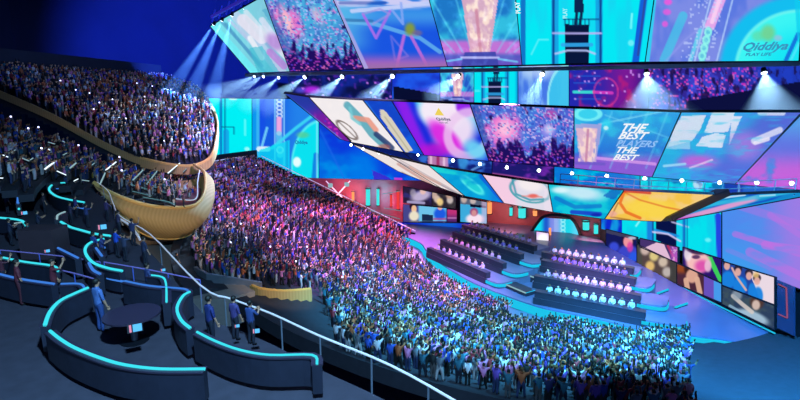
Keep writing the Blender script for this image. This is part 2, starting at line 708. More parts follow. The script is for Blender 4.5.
# rear wall over the upper balcony
st_ = MB().wallstrip([at(-120, 100, 72) - Vector((0, 0, 3)), at(-40, 80, 95), at(60, 74, 118), at(185, 76, 130)], 0.1, 0.4)
m = MB()
m.wallstrip([(p.x, p.y, 20) for p in (at(-200, 80, 78), at(-60, 80, 98), at(40, 80, 122), at(150, 80, 134))], 42, 0.8)
struct(m.build('wall_left', M['wall_dark']))

# ------------------------------------------------ middle balcony (golden prow)
T_R0, T_DR, T_DZ, T_Z0 = 52.5, 0.95, 0.42, 12.4


def t_amax(r):
    return 199.2 if r < 54 else (200.4 if r < 57 else (202 if r < 61.5 else (206 if r < 64 else 214)))


m = MB()
TB = []
for k in range(30):
    r, z = T_R0 + k * T_DR, T_Z0 + k * T_DZ
    TB.append((r, z, 190.5, t_amax(r)))
    inn, out = arcpts(r - T_DR / 2, 190.5, t_amax(r), 0), arcpts(r + T_DR / 2, 190.5, t_amax(r), 0)
    for i in range(len(inn) - 1):
        m.slab([inn[i], out[i], out[i + 1], inn[i + 1]], z - .55, z)
struct(m.build('floor_middle_balcony', M['concrete']))

rim = smoothline([at(93, 183, 49.5), at(104, 190, 50), at(125, 199.5, 51.3), at(150, 206.5, 53), at(175, 208.5, 55), at(193, 206.5, 57), at(202, 199, 59.5), at(205.5, 186, 63), at(204, 173, 67), at(194, 165, 71)], 6)
keel = smoothline([at(108, 196, 51.5), at(116, 208, 52), at(128, 223, 53), at(148, 236, 54.5), at(168, 239, 56), at(184, 237, 57.5), at(196, 229, 59.5), at(203, 212, 62.5), at(203, 196, 66.5), at(194, 180, 70.5)], 6)
g = empty('prow_balcony_front', 'broad golden oak prow shaped front of the middle balcony', 'balcony front')
m = MB()
n = len(rim)
rings = []
for t in (0, 0.15, 0.35, 0.6, 0.8, 0.93, 1.0):
    rg = []
    for a, b in zip(rim, keel):
        p = a.lerp(b, t)
        out = (Vector((p.x, p.y, 0)) - Vector((-38, 66, 0)))
        out.z = 0
        out.normalize()
        rg.append(p + out * (math.sin(t * math.pi) * 1.5))
    rings.append(rg)
rings.append([p + (Vector((-42, 66, p.z)) - p) * 0.35 for p in keel])
for rg in rings:
    m.v += [tuple(p) for p in rg]
for j in range(len(rings) - 1):
    for i in range(n - 1):
        a = j * n + i
        m.f.append((a, a + 1, a + n + 1, a + n))
m.build('hull', M['gold'], g, smooth=True)
MB().tube([p + Vector((0, 0, 0.1)) for p in rim], 0.2, 6).build('lip', M['gold_lip'], g)
MB().tube(keel, 0.12, 6).build('keel_trim', M['gold_lip'], g)
# glass edge line inside the prow tip
inner = smoothline([at(176, 203, 57), at(196, 203, 58.5), at(198, 185, 63), at(200, 174, 66)], 6)
MB().tube([p + Vector((0, 0, 0.5)) for p in inner], 0.07, 5).build('glass_rail', M['rail'], g)
struct(MB().slab([inner[0], inner[6], inner[12], inner[18], at(186, 172, 66), at(176, 190, 60)], 11.8, 13.45).build('floor_prow_tip', M['copper']))

# landing and walls under the prow
struct(MB().slab([atz(120, 232, 9.5), atz(215, 238, 8.3), atz(212, 262, 8.3), atz(255, 292, 7.6), atz(225, 300, 7.6), atz(130, 285, 9)], 5.0, 7.7).build('floor_landing', M['beige']))
m = MB()
m.wallstrip([at(112, 226, 57) - Vector((0, 0, 6)), at(150, 236, 60) - Vector((0, 0, 6)), at(192, 238, 62) - Vector((0, 0, 6)), at(212, 226, 66) - Vector((0, 0, 6))], 8.2, 0.4)
struct(m.build('wall_under_prow', M['beige']))
struct(MB().wallstrip([atz(196, 276, 7.7), atz(208, 283, 7.7), atz(262, 292, 7.0)], 1.0, 0.3).build('wall_landing_edge', M['steel']))

g = empty('box_parapet', 'short curved golden parapet below the crowd beside the dark lounge', 'parapet')
bx = smoothline([atz(249, 285, 7.6), atz(262, 290, 7.4), atz(285, 292, 7.0), atz(311, 290, 6.6)], 6)
MB().wallstrip([p + Vector((0, 0, -1.3)) for p in bx], 1.4, 0.35).build('gold_band', M['gold'], g)
MB().wallstrip([p + Vector((0, 0, -2.4)) for p in bx], 1.1, 0.3).build('grey_band', M['beige'], g)
MB().tube([p + Vector((0, 0, 0.15)) for p in bx], 0.12).build('lip', M['gold_lip'], g)

# ------------------------------------------------ the near lounge deck and its edge rail
DZ = 16.0
EDGE = [atz(x, y, 17.25) for x, y in ((84, 176), (97, 182), (108, 191), (113, 203), (120, 216), (150, 234), (200, 285), (232, 299), (270, 313), (320, 336), (390, 365), (470, 410), (560, 470))]
EDs = smoothline(EDGE, 4)
deck = [Vector((p.x, p.y, 0)) for p in EDs] + [Vector((6, 2, 0)), Vector((-50, 2, 0)), Vector((-60, 30, 0)), Vector((-52, 46, 0))]
struct(MB().slab(deck, 15.2, DZ).build('floor_lounge', M['deck']))
struct(MB().wallstrip([Vector((p.x, p.y, 6.5)) for p in EDs], 8.8, 0.3).build('wall_lounge_front', M['wall_dark']))
g = empty('lounge_edge_rail', 'long pale handrail along the open edge of the dark lounge deck', 'handrail')
MB().tube(EDs[4:], 0.038, 6).build('handrail', M['rail'], g)
for i in range(6, len(EDs) - 2, 3):
    p = EDs[i]
    MB().bar((p.x, p.y, DZ), (p.x, p.y, p.z), 0.03, 5).build('post', M['steel'], g)
g = empty('stair_rail', 'curved golden handrail strip between the lounge edge and the prow', 'handrail')
MB().tube(smoothline([at(116, 214, 47), at(126, 219, 47), at(134, 227, 46), at(139, 236, 45)], 6), 0.13).build('handrail', M['gold_lip'], g)
MB().tube(smoothline([at(118, 218, 46.5), at(128, 224, 46), at(136, 233, 45), at(140, 240, 44)], 6), 0.1).build('lower_handrail', M['rail'], g)

# ------------------------------------------------ stage
EDGE_S = smoothline([atz(x, y, 1.2) for x, y in ((404, 236), (421, 243), (428, 252), (440, 262), (455, 272), (475, 283), (500, 293), (522, 301), (545, 308), (575, 314), (600, 319), (640, 329), (680, 334), (740, 342), (830, 362))], 3)
back = [atz(830, 350, 1.2), atz(797, 334, 1.2), atz(700, 291, 1.2), atz(600, 240, 1.2), atz(540, 226, 1.2), atz(480, 221, 1.2), atz(404, 221, 1.2)]
struct(MB().slab(EDGE_S + back, 0, 1.2).build('floor_stage', M['stage']))
g = empty('stage_edge_light', 'bright cyan light band round the curved front edge of the stage', 'light strip')
MB().wallstrip([Vector((p.x, p.y, 0.12)) + (Vector((p.x, p.y, 0)) - S).normalized() * 0.3 for p in EDGE_S], 1.0, 0.14).build('strip', M['cyan2'], g)
# ================================================================== SCREENS
def plane_vp(p, vx, vy):
    d = ray(vx, vy).normalized()
    return (p, d.cross(TR).normalized())


PU = plane_vp(ata(565, 66, 85), 560, 480)        # the big upper ring of screens
PM = plane_vp(ata(573, 108, 62), 573, 360)       # the middle ring


def q4(pl, *c):
    return [onpl(x, y, pl) for x, y in c]


# ---- upper ring
def pt_a(p):
    p.hgrad(205, 300, (130, 190, 215), 1)
    p.line([(236, 16), (284, 76)], 10, (190, 205, 235), .75)
    p.line([(226, 24), (266, 74)], 3, (60, 150, 190), .6)
    p.line([(246, 12), (292, 64)], 5, (225, 232, 245), .7)
    p.line([(214, 28), (255, 73)], 8, (110, 235, 245), .9)
    p.line([(229, 20), (281, 73)], 3, (195, 195, 235), .7)
    p.line([(222, 22), (262, 66)], 3, (80, 150, 200), .7)
    p.line([(243, 20), (262, 38)], 12, (228, 225, 240), .9)
    p.line([(250, 38), (262, 58)], 5, (235, 240, 248), .9)
    p.line([(262, 30), (286, 54)], 10, (215, 225, 240), .7)
    p.poly([(262, 10), (275, 6), (300, 45), (288, 50)], (90, 175, 210), .8)
    p.line([(262, 20), (275, 38)], 6, (220, 225, 245), .8)
    p.ell(275, 42, 10, 7, (180, 130, 215), .8, .5, 0.7)
    p.poly([(249, 48), (262, 46), (280, 73), (258, 73)], (60, 190, 210), .6)
    p.line([(270, 52), (284, 66)], 7, (190, 120, 215), .7)
    p.line([(288, 50), (296, 68)], 10, (90, 90, 180), .7)
    p.add((30, 30, 30), (fbm(p.X / 3, p.Y / 14, 2) - .5))


def pt_b(p):
    p.blot((70, 175, 225), 10, 10, .35, .7, 3)
    n = fbm(p.X / 9, p.Y / 14, 5)
    p.mix((225, 120, 205), sst(1.4 - np.hypot((p.X - 285 - (p.Y - 20) * .35) / 20, (p.Y - 22) / 26) + (n - .5), .4, 1.1))
    p.ell(286, 21, 5, 12, (255, 205, 205), .9, .8, -0.4)
    p.ell(317, 16, 4, 9, (235, 180, 215), .8, .8, -0.5)
    p.mix((60, 100, 190), sst(fbm(p.X / 4, p.Y / 12, 8), .55, .75) * .6)
    p.confetti([(235, 130, 210), (120, 225, 250), (70, 60, 190), (180, 190, 255)], 1.5, .09, 20, .75)
    p.line([(262, 4), (298, 70)], 9, (60, 70, 160), .5)
    paint_crowd(p, 36, 68, 30)


def pt_c(p):
    p.vgrad(0, 22, (70, 160, 235)); p.vgrad(12, 34, (25, 85, 225))
    p.mix((90, 190, 235), (1 - sst(p.X, 340, 385)) * .8 * (1 - sst(p.Y, 40, 62)))
    p.mix((205, 205, 245), (1 - sst(p.Y, 3, 12)) * sst(fbm(p.X / 18, p.Y / 3, 4), .3, .6))
    p.line([(352, 11), (400, 7), (430, 3)], 4, (200, 210, 250), .9)
    p.line([(348, 22), (375, 24), (420, 38), (440, 52)], 4, (110, 190, 240), .75)
    p.line([(345, 20), (372, 21)], 3, (50, 110, 170), .7)
    p.line([(340, 3), (385, 3)], 3, (30, 60, 160), .5)
    p.line([(390, 11), (376, 38), (363, 14)], 2.6, (170, 110, 235), .95)
    p.line([(363, 14), (380, 9), (390, 14), (373, 24)], 2, (160, 150, 225), .7)
    p.line([(401, 3), (403, 24), (392, 10)], 2.4, (140, 170, 245), .8)
    p.line([(391, 36), (395, 60), (408, 56), (391, 36)], 2, (130, 120, 230), .6)
    p.line([(404, 36), (397, 66)], 3, (205, 110, 220), .85)
    p.line([(411, 36), (426, 64)], 3, (205, 110, 220), .85)
    p.ell(410, 29, 5, 6, (135, 155, 60), .95, .5)
    p.ell(417, 33, 5, 3, (150, 110, 120), .6, .5)
    p.mix((175, 100, 190), sst(p.Y, 50, 64) * .9)
    p.mix((150, 130, 140), sst(p.Y, 60, 68) * .4)
    p.line([(330, -3), (364, 68)], 8, (170, 165, 230), .9)


def pt_trophy(cx, top, bot, w, base_y):
    def f(p):
        H = bot - top
        p.blot((50, 190, 225), w * .6, H * .4, .35, .65, 9)
        p.mix((110, 70, 190), sst(p.Y, top + H * .7, base_y) * .9)
        p.mix((215, 110, 215), (1 - sst(np.abs(p.Y - (bot - H * .08)) / (H * .16), .4, 1)) * .85)
        for k in range(-4, 5):
            p.line([(cx + k * w * .9, top - H * .1), (cx + k * w * .28, bot)], max(1.2, w * .06), (110, 235, 250), .35)
        p.poly([(cx - w * .62, top), (cx + w * .62, top), (cx + w * .32, bot), (cx - w * .32, bot)], (222, 170, 195), .95)
        p.mix((255, 230, 215), (np.abs(p.X - cx) < w * .5 * (1 - .5 * np.clip((p.Y - top) / H, 0, 1))) * (p.Y < bot) * sst(fbm(p.X / (w * .16), p.Y / (H * .12), 6), .35, .7) * .9)
        p.line([(cx - w * .12, top + H * .3), (cx + w * .02, bot)], w * .1, (200, 120, 150), .6)
        p.poly([(cx - w * .5, bot), (cx + w * .5, bot), (cx + w * .62, base_y), (cx - w * .62, base_y)], (60, 70, 170), .9)
        p.line([(cx - w * .6, bot + (base_y - bot) * .4), (cx + w * .6, bot + (base_y - bot) * .4)], max(1, w * .07), (190, 190, 250), .9)
        p.line([(cx - w * 1.2, bot + (base_y - bot) * .7), (cx - w * .6, bot + (base_y - bot) * .5)], max(1, w * .06), (120, 210, 250), .8)
        p.line([(cx + w * 1.2, bot + (base_y - bot) * .7), (cx + w * .6, bot + (base_y - bot) * .5)], max(1, w * .06), (120, 210, 250), .8)
        p.add((40, 60, 60), (fbm(p.X / 5, p.Y / 5, 3) - .5) * 1.2)
    return f


CY = (5, 232, 245)


def pt_tower(cx, top, bot, w, figure=True, x0=0, x1=0):
    def f(p):
        H = bot - top
        p.mix((30, 205, 240), sst(fbm(p.X / (w * .5), p.Y / (H * .9), 14), .45, .75) * .6)
        p.line([(cx + w * 1.9, top), (cx + w * 1.9, bot)], w * .5, (10, 60, 200), .0)
        for s in (-1, 1):
            p.line([(cx + s * w * .92, top - 4), (cx + s * w * .92, bot)], w * .3, (25, 150, 225), .8)
            p.line([(cx + s * w * .98, top - 4), (cx + s * w * .98, bot)], w * .09, (15, 60, 140), .9)
        p.poly([(cx - w * .5, top + H * .38), (cx + w * .5, top + H * .38), (cx + w * .5, bot), (cx - w * .5, bot)], (8, 22, 60), 1)
        p.line([(cx - w, top + H * .52), (cx + w, top + H * .52)], max(1.2, H * .03), (190, 180, 245), .9)
        p.line([(cx - w * .6, top + H * .7), (cx + w * .6, top + H * .7)], max(1.4, H * .06), (50, 170, 240), .9)
        p.line([(cx - w * .9, top + H * .84), (cx - w * .4, top + H * .79), (cx + w * .4, top + H * .79), (cx + w * .75, top + H * .84)], max(1.2, H * .03), (190, 200, 250), .9)
        p.line([(cx - w * .55, top + H * .3), (cx + w * .9, top + H * .3)], max(1, H * .02), (15, 60, 120), .8)
        for k in range(7):
            xx = cx - w * .5 + k * w / 6
            p.line([(xx, top + H * .3), (xx, top + H * .4)], 1, (15, 50, 110), .8)
        if figure:
            p.poly([(cx - w * .12, top - 6), (cx + w * .24, top - 6), (cx + w * .3, top + H * .2), (cx - w * .1, top + H * .2)], (12, 38, 80), 1)
            p.line([(cx, top + H * .18), (cx - w * .06, top + H * .38)], w * .12, (12, 38, 80), 1)
            p.line([(cx + w * .2, top + H * .18), (cx + w * .12, top + H * .38)], w * .12, (12, 38, 80), 1)
        p.line([(cx - w * 1.9, top + H * .85), (cx - w * 1.6, top + H * .62), (cx - w * 1.2, top + H * .62)], 1.3, (150, 245, 255), .6)
    return f


def pt_e(p):
    pt_tower(577, 0, 64, 24)(p)
    p.line([(523, -2), (523, 66)], 5, (20, 90, 190), .8)
    p.line([(644, -2), (635, 66)], 7, (20, 80, 215), .9)
    p.line([(645, 0), (638, 55)], 2, (60, 60, 120), .6)
    p.line([(632, 14), (631, 28)], 2, (140, 255, 255), .8)
    p.ell(631, 43, 3, 3, (170, 250, 255), .6)


def pt_f(p):
    p.blot((90, 120, 225), 14, 30, .3, .7, 33)
    p.line([(683, 16), (664, 60)], 9, (70, 200, 235), .75)
    p.line([(700, 30), (690, 62)], 4, (100, 235, 245), .7)
    p.line([(654, -2), (647, 60)], 5, (40, 215, 245), .9)
    p.line([(721, -2), (710, 26)], 10, (235, 170, 235), .95)
    p.line([(720, -2), (712, 22)], 4, (255, 215, 245), .8)
    for dx in (-10, 12):
        p.line([(721 + dx, -2), (704 + dx, 64)], 1.4, (190, 220, 255), .8)
    p.confetti([(200, 215, 255)], 2, .18, 51, .6, (np.abs(p.X - 708 + (p.Y) * .2) < 16).astype(float))
    p.line([(709, 30), (702, 60)], 6, (90, 225, 225), .7)
    for y in (32, 40, 48, 56):
        p.ring(708 - (y - 32) * .25, y, 3, 3.5, .5, (150, 250, 240), .8)
    p.ell(668, 2, 4, 3, (240, 90, 220), .9); p.ell(667, 12, 4, 3, (240, 90, 220), .8); p.ell(665, 24, 3, 3, (240, 90, 220), .8)
    p.line([(665, 62), (685, 40), (700, 28)], 2, (150, 160, 240), .5)
    # big cyan dome at the right
    c = (p.X - 800) / 78.0
    d = (p.Y - 70) / 72.0
    rr = np.sqrt(c * c + d * d)
    p.mix((20, 190, 240), (1 - sst(rr, .98, 1.08)))
    p.mix((60, 245, 245), (1 - sst(rr, .80, .86)))
    p.mix((120, 245, 240), (1 - sst(np.abs(rr - .82), 0, .04)) * .8)
    p.mix((10, 225, 245), (1 - sst(rr, .3, .75)) * .7)
    p.line([(798, 34), (786, 60)], 4, (20, 90, 215), .8)
    p.line([(800, 42), (788, 66)], 2, (90, 230, 255), .8)
    p.line([(797, -2), (800, 40)], 5, (15, 205, 240), .7)
    p.ell(768, 33, 7, 8, (125, 205, 130), .8, .5)
    p.ell(758, 36, 6, 5, (110, 215, 150), .6, .5)
    p.ell(778, 38, 4, 3, (190, 180, 215), .6, .5)


UPG = 'big tilted screens of the upper ring'
screen('led_screen', 'pale striped cyan and white screen at the far end of the upper ring', q4(PU, (210, 26), (263, -4), (290, 71.5), (250, 73)), pt_a, group=UPG, base=(120, 225, 235))
screen('led_screen', 'confetti crowd screen in pink and sky blue on the upper ring', q4(PU, (263, -4), (330, -8), (364, 69), (290, 71.5)), pt_b, group=UPG, base=(70, 150, 215))
screen('led_screen', 'deep blue screen with neon triangles and a small yellow emblem', q4(PU, (330, -8), (427, -8), (447.5, 66.5), (364, 69)), pt_c, group=UPG, base=(35, 120, 230))
screen('led_screen', 'screen with a large pink glass trophy between teal light rays', q4(PU, (427, -8), (515, -8), (522, 65), (447.5, 66.5)), pt_trophy(480, -8, 52, 31, 66), group=UPG, base=(30, 120, 200))
sc_, n_, c_ = screen('led_screen', 'huge cyan screen with a dark figure standing on a tower', q4(PU, (515, -8), (655, -8), (645, 62), (522, 65)), pt_e, group=UPG, base=CY)
up_ = onpl(565, 0, PU) - onpl(565, 60, PU)
rt_ = TR
lettering(sc_, c_, 'PLAY', onpl(520.5, 13, PU) + n_ * .1, up_ * 1, -rt_, .9, (235, 250, 255), name='lettering')
lettering(sc_, c_, 'PLAY', onpl(567, 18, PU) + n_ * .1, up_ * 1, -rt_, .8, (170, 245, 250), name='lettering')
sc_, n_, c_ = screen('led_screen', 'lavender screen with a cyan dome and the word Qiddiya', q4(PU, (655, -8), (803, -8), (799, 61), (645, 62)), pt_f, group=UPG, base=(125, 140, 230))
lettering(sc_, c_, 'Qiddiya', onpl(741, 50, PU) + n_ * .1, rt_, up_, 2.1, (60, 145, 190), shear=.15, name='lettering', xs=.8)
lettering(sc_, c_, 'PLAY LIFE', onpl(745, 55.5, PU) + n_ * .1, rt_, up_, .8, (50, 130, 180), name='caption', xs=.9)

# truss under the upper ring
g = empty('lighting_truss', 'long grey lighting truss along the bottom of the upper ring', 'truss')
tl, tr_ = onpl(246, 75, PU), onpl(803, 63.5, PU)
MB().bar(tl, tr_, 0.42, 4).build('bottom_chord', M['steel'], g)
MB().bar(tl + Vector((0, 1.2, -.1)), tr_ + Vector((0, 1.2, -.1)), 0.15, 5).build('rear_chord', M['black'], g)
for i in range(40):
    a = tl.lerp(tr_, (i + .5) / 40)
    b = tl.lerp(tr_, (i + 1.0) / 40) + Vector((0, 1.2, -.1))
    MB().bar(a, b, 0.06, 4).build('brace', M['steel'], g)
g = empty('lighting_truss', 'violet lit truss along the slanting top edge of the upper ring', 'truss')
ta, tb = onpl(212, 22, PU), onpl(264, -6, PU)
MB().bar(ta + Vector((0, 0, .8)), tb + Vector((0, 0, .8)), .3, 4).build('chord', mat('violet_glow', rgb(60, 50, 200), .4, emit=.5), g)  # violet truss light put into the chord's colour and glow
for i in range(7):
    a = ta.lerp(tb, i / 7)
    b = ta.lerp(tb, (i + .6) / 7) + Vector((0, 0, 1.7))
    MB().bar(a, b, .14, 4).build('brace', mat('blue_glow', rgb(40, 60, 220), .4, emit=.4), g)  # blue light put into the brace as colour and glow

# ---- back row of screens between upper and middle rings
def qa(a, *c):
    return [ata(x, y, a) for x, y in c]


BG = 'far back wall screens behind the rings'


def pb_navy(p):
    p.blot((20, 40, 150), 12, 10, .3, .7, 60)
    p.ell(312, 90, 9, 4, (190, 40, 230), .9, .6)
    p.ell(300, 90, 5, 3, (90, 90, 240), .7, .6)
    p.blot((90, 40, 170), 5, 4, .62, .8, 61, .8)
    p.confetti([(200, 120, 240)], 2, .02, 62, .8)


def pb_blue(p):
    p.blot((30, 90, 235), 14, 12, .3, .7, 63)
    p.ell(430, 95, 16, 6, (120, 40, 190), .6, .8)
    p.poly([(393, 86), (505, 106), (505, 112), (393, 112)], (6, 10, 40), .95)
    pt_trophy(458, 70, 93, 13, 101)(p) if False else None


def pb_trophy(p):
    pt_trophy(457.5, 74, 96, 10, 104)(p)
    p.poly([(440, 98), (475, 106), (475, 112), (440, 112)], (10, 16, 60), .9)


def pb_tower(p):
    pt_tower(495, 66, 106, 13, True)(p)
    p.hgrad(514, 520, (20, 90, 200))


def pb_beams(p):
    p.blot((140, 190, 245), 5, 30, .4, .7, 65, .7)
    p.ell(540, 70, 18, 8, (230, 245, 255), .6, .8)
    p.ell(566, 100, 18, 34, (60, 200, 240), .9, .1)
    p.ring(566, 100, 18, 34, .08, (160, 245, 250), .8)


def pb_mauve(p):
    p.hgrad(590, 625, (120, 25, 150)); p.hgrad(628, 650, (45, 20, 130))
    p.blot((200, 30, 120), 10, 14, .55, .8, 66, .8)
    p.line([(574, 92), (594, 92)], 3, (60, 235, 215), .9); p.line([(594, 92), (612, 93)], 3, (220, 60, 190), .9)
    for y in (76, 83, 99):
        p.line([(574, y), (600, y)], 1.2, (30, 110, 220), .6)
    p.ring(606, 92, 12, 14, .1, (230, 60, 150), .6)
    p.confetti([(220, 160, 255)], 2, .03, 67, .7)


def pb_crowd(p):
    p.blot((60, 70, 210), 5, 9, .4, .6, 68, .8)
    p.hgrad(735, 765, (25, 60, 190), .8)
    p.confetti([(225, 50, 190), (235, 110, 190), (60, 90, 230)], 1.8, .12, 69, .8, 1 - sst(p.X, 745, 765))
    p.mix((25, 15, 70), sst(fbm(p.X / 3, p.Y / 8, 70), .52, .68) * .85)
    p.poly([(688, 101), (797, 82), (803, 82), (803, 120), (688, 120)], (12, 16, 62), 1)


screen('led_screen', 'dark navy screen with a small magenta glow, at the left of the back row', qa(112, (285, 70), (392, 68), (392, 112), (300, 112)), pb_navy, group=BG, base=(10, 18, 70))
screen('led_screen', 'royal blue screen cut by a dark wedge in the back row', qa(112, (392, 68), (440, 67), (440, 112), (392, 112)), pb_blue, group=BG, base=(25, 55, 200))
screen('led_screen', 'small trophy screen repeated in the back row', qa(112, (440, 67), (474, 67), (474, 112), (440, 112)), pb_trophy, group=BG, base=(35, 90, 200))
screen('led_screen', 'small cyan tower screen repeated in the back row', qa(112, (474, 67), (518, 66), (518, 112), (474, 112)), pb_tower, group=BG, base=CY)
screen('led_screen', 'blue screen with a cyan arch lit from above in the back row', qa(112, (518, 66), (569, 65), (569, 112), (518, 112)), pb_beams, group=BG, base=(70, 120, 230))
screen('led_screen', 'purple and crimson game screen in the back row', qa(112, (569, 65), (648, 64), (648, 115), (569, 112)), pb_mauve, group=BG, base=(35, 40, 175))
screen('led_screen', 'magenta crowd screen above a dark wedge in the back row', qa(112, (648, 64), (803, 62), (803, 120), (648, 116)), pb_crowd, group=BG, base=(50, 40, 150))


# ---- left far screens
def pl_a(p):
    p.vgrad(140, 178, (0, 215, 240), .6)
    p.line([(221, 98), (221, 162)], 2.5, (10, 100, 190), .8); p.line([(225, 98), (225, 162)], 1, (10, 60, 130), .8)
    p.line([(226, 132), (226, 162)], 6, (30, 130, 225), .6)
    p.line([(222, 127), (234, 127), (234, 134)], 1, (10, 90, 140), .8)
    p.ell(233, 98, 5, 2, (230, 255, 255), .9)
    p.line([(245, 120), (245, 135)], 2, (150, 255, 255), .6)
    p.ell(247, 149, 2.5, 2, (190, 255, 255), .8)


def pl_b(p):
    p.hgrad(256, 260, (10, 50, 220)); p.hgrad(255, 262, (30, 110, 240), .5)
    p.line([(258, 98), (258, 162)], 3, (60, 190, 245), .9)
    p.hgrad(263, 268, (20, 90, 225)); p.hgrad(270, 300, (35, 130, 235))
    p.line([(275, 98), (275, 160)], 1.2, (150, 215, 255), .9); p.line([(284, 98), (284, 165)], 1.2, (150, 215, 255), .9)
    for y in range(100, 120, 4):
        p.ring(279.5, y, 2.5, 2, .5, (220, 235, 255), .8)
    p.line([(279, 119), (279, 133)], 5, (250, 170, 225), .95)
    p.line([(279, 134), (280, 155)], 6, (110, 220, 250), .7)
    p.ring(280, 150, 3, 3, .4, (220, 250, 255), .9)
    p.line([(267, 128), (262, 146)], 2.5, (130, 230, 255), .8); p.line([(259, 149), (268, 149)], 5, (230, 245, 255), .95)
    p.line([(272, 148), (296, 128), (312, 116)], 3, (60, 220, 245), .9)
    rr = np.sqrt(((p.X - 322) / 32) ** 2 + ((p.Y - 166) / 48) ** 2)
    p.mix((10, 225, 240), 1 - sst(rr, .92, 1.0)); p.mix((110, 245, 250), (1 - sst(np.abs(rr - .94), 0, .05)) * .8)
    p.poly([(259, 150), (290, 140), (290, 185), (259, 165)], (10, 225, 245), .75)
    p.ell(297, 162, 4, 5, (240, 255, 255), .95, .25)
    p.line([(287, 142), (287, 170)], 1.2, (20, 150, 210), .7)
    p.ell(303, 135, 6, 3, (90, 205, 150), .8, .5)
    p.line([(316, 155), (314, 180)], 5, (20, 110, 225), .8); p.line([(317, 120), (317, 181)], 1.5, (150, 235, 255), .8)


def pl_c(p):
    p.blot((5, 100, 225), 24, 18, .35, .7, 71)
    p.blot((0, 150, 235), 20, 14, .55, .8, 72, .8)
    p.mix((20, 25, 190), (1 - sst(p.Y, 112, 142)) * .8)
    p.ell(362, 168, 16, 18, (0, 125, 235), .8, .6)
    p.line([(320, 130), (345, 180)], 2, (40, 110, 240), .4)
    p.poly([(372, 170), (390, 178), (398, 188), (376, 188)], (80, 20, 200), .7)
    p.poly([(394, 178), (402, 178), (402, 187), (395, 187)], (215, 60, 205), .9)
    p.poly([(345, 139), (480, 160), (480, 180), (352, 144)], (12, 28, 100), 1)


LG = 'tall screens on the far left wall'
Pz = 104.0
screen('led_screen', 'tall bright cyan screen beside the golden balcony', qa(Pz * .98, (206, 98), (252, 98.5), (252, 162), (206, 162)), pl_a, group=LG, base=(0, 240, 246))
sc_, n_, c_ = screen('led_screen', 'blue and cyan screen with a pink column and faint dome', qa(Pz * .98, (252, 98.5), (319, 99), (319, 181), (252, 164)), pl_b, group=LG, base=(10, 150, 240))
lettering(sc_, c_, 'Qiddiya', ata(295, 143.5, Pz * .98) + n_ * .12, TR, Vector((0, 0, 1)), 1.05, (30, 110, 170), shear=.1)
screen('led_screen', 'deep blue clouded screen wall above the neon alcove', qa(101, (319, 100), (470, 120), (470, 188), (319, 181)), pl_c, group=LG, base=(10, 60, 220))


# ---- middle ring
def pm_strip(p):
    p.mix((120, 30, 160), sst(p.X + p.Y, 410, 440)); p.confetti([(220, 50, 190), (70, 60, 220)], 2, .12, 80, .7, sst(p.Y, 108, 125))
    p.line([(284, 94), (342, 141)], 3, (90, 160, 235), .6)
    p.mix((30, 55, 150), (1 - sst(p.Y, 100, 120)) * .7)


def pm_white(p):
    p.add((15, 10, 5), fbm(p.X / 6, p.Y / 6, 81) - .5)
    p.line([(347, 105), (360, 118), (372, 134), (385, 146)], 7, (70, 160, 180), .8)
    p.line([(355, 118), (368, 120), (376, 130)], 5, (235, 150, 130), .85)
    p.line([(350, 108), (352, 118), (360, 124)], 3, (120, 205, 215), .8)
    p.line([(376, 134), (388, 144), (392, 148)], 5, (40, 60, 110), .85)
    p.ring(347, 130, 4.5, 13, .16, (110, 95, 90), .8, rot=-0.85)
    p.line([(338, 121), (356, 138)], 1, (110, 95, 90), .7)
    p.ell(384, 147, 6, 3, (200, 90, 80), .6)


def pm_pencil(p):
    p.blot((20, 90, 220), 10, 10, .4, .7, 82)
    p.line([(366, 103), (392, 140), (402, 153)], 3, (40, 120, 225), .8)
    p.poly([(380, 110), (384, 110), (388, 114), (413, 150), (406, 153), (381, 118)], (225, 215, 190), .95)
    p.line([(385, 117), (409, 151)], 1.2, (170, 160, 130), .6)


def pm_swirl(p):
    p.blot((30, 60, 230), 12, 20, .35, .65, 83)
    s = p.X - (p.Y - 100) * .45
    p.mix((150, 30, 235), sst(s, 388, 398) * (1 - sst(s, 402, 412)) * .9)
    p.mix((30, 40, 220), sst(s, 404, 412) * .8 * (1 - sst(s, 416, 424)))
    p.mix((60, 200, 245), sst(s, 410, 418) * (1 - sst(p.Y, 115, 140)))
    p.ell(440, 112, 22, 17, (245, 235, 248), 1, .25, .35)
    p.ell(455, 130, 20, 22, (245, 225, 245), .95, .4, .5)
    p.mix((220, 40, 225), sst(1.5 - np.hypot((p.X - 440 - (p.Y - 130) * .7) / 14, (p.Y - 138) / 20), .3, 1.0) * .95)
    p.ell(436, 150, 16, 7, (200, 20, 210), .8, .6)
    p.ell(466, 106, 10, 10, (150, 30, 235), .95, .2, .4)
    p.ring(468, 134, 20, 22, .3, (235, 200, 240), .8, rot=.4)
    p.ell(476, 150, 12, 8, (110, 215, 245), .9, .5, .6)


def pm_crowd(p):
    p.blot((70, 120, 220), 7, 8, .35, .65, 84)
    n = fbm(p.X / 6, p.Y / 6, 85)
    p.mix((235, 120, 210), sst(1.5 - np.hypot((p.X - 502) / 20, (p.Y - 130) / 20) + (n - .5), .4, 1))
    p.ell(505, 129, 8, 8, (255, 195, 225), .95, .8)
    p.mix((150, 140, 235), sst(1.2 - np.hypot((p.X - 546) / 14, (p.Y - 130) / 12) + (n - .5), .3, 1) * .8)
    p.ell(549, 129, 4, 4, (240, 220, 245), .8, .8)
    p.ell(551, 114, 6, 4, (200, 70, 170), .8, .5)
    p.confetti([(245, 140, 215), (130, 200, 250), (50, 60, 180), (220, 200, 250)], 1.5, .09, 86, .75)
    p.line([(475, 108), (490, 160)], 8, (50, 80, 170), .6)
    paint_crowd(p, 132, 164, 87)


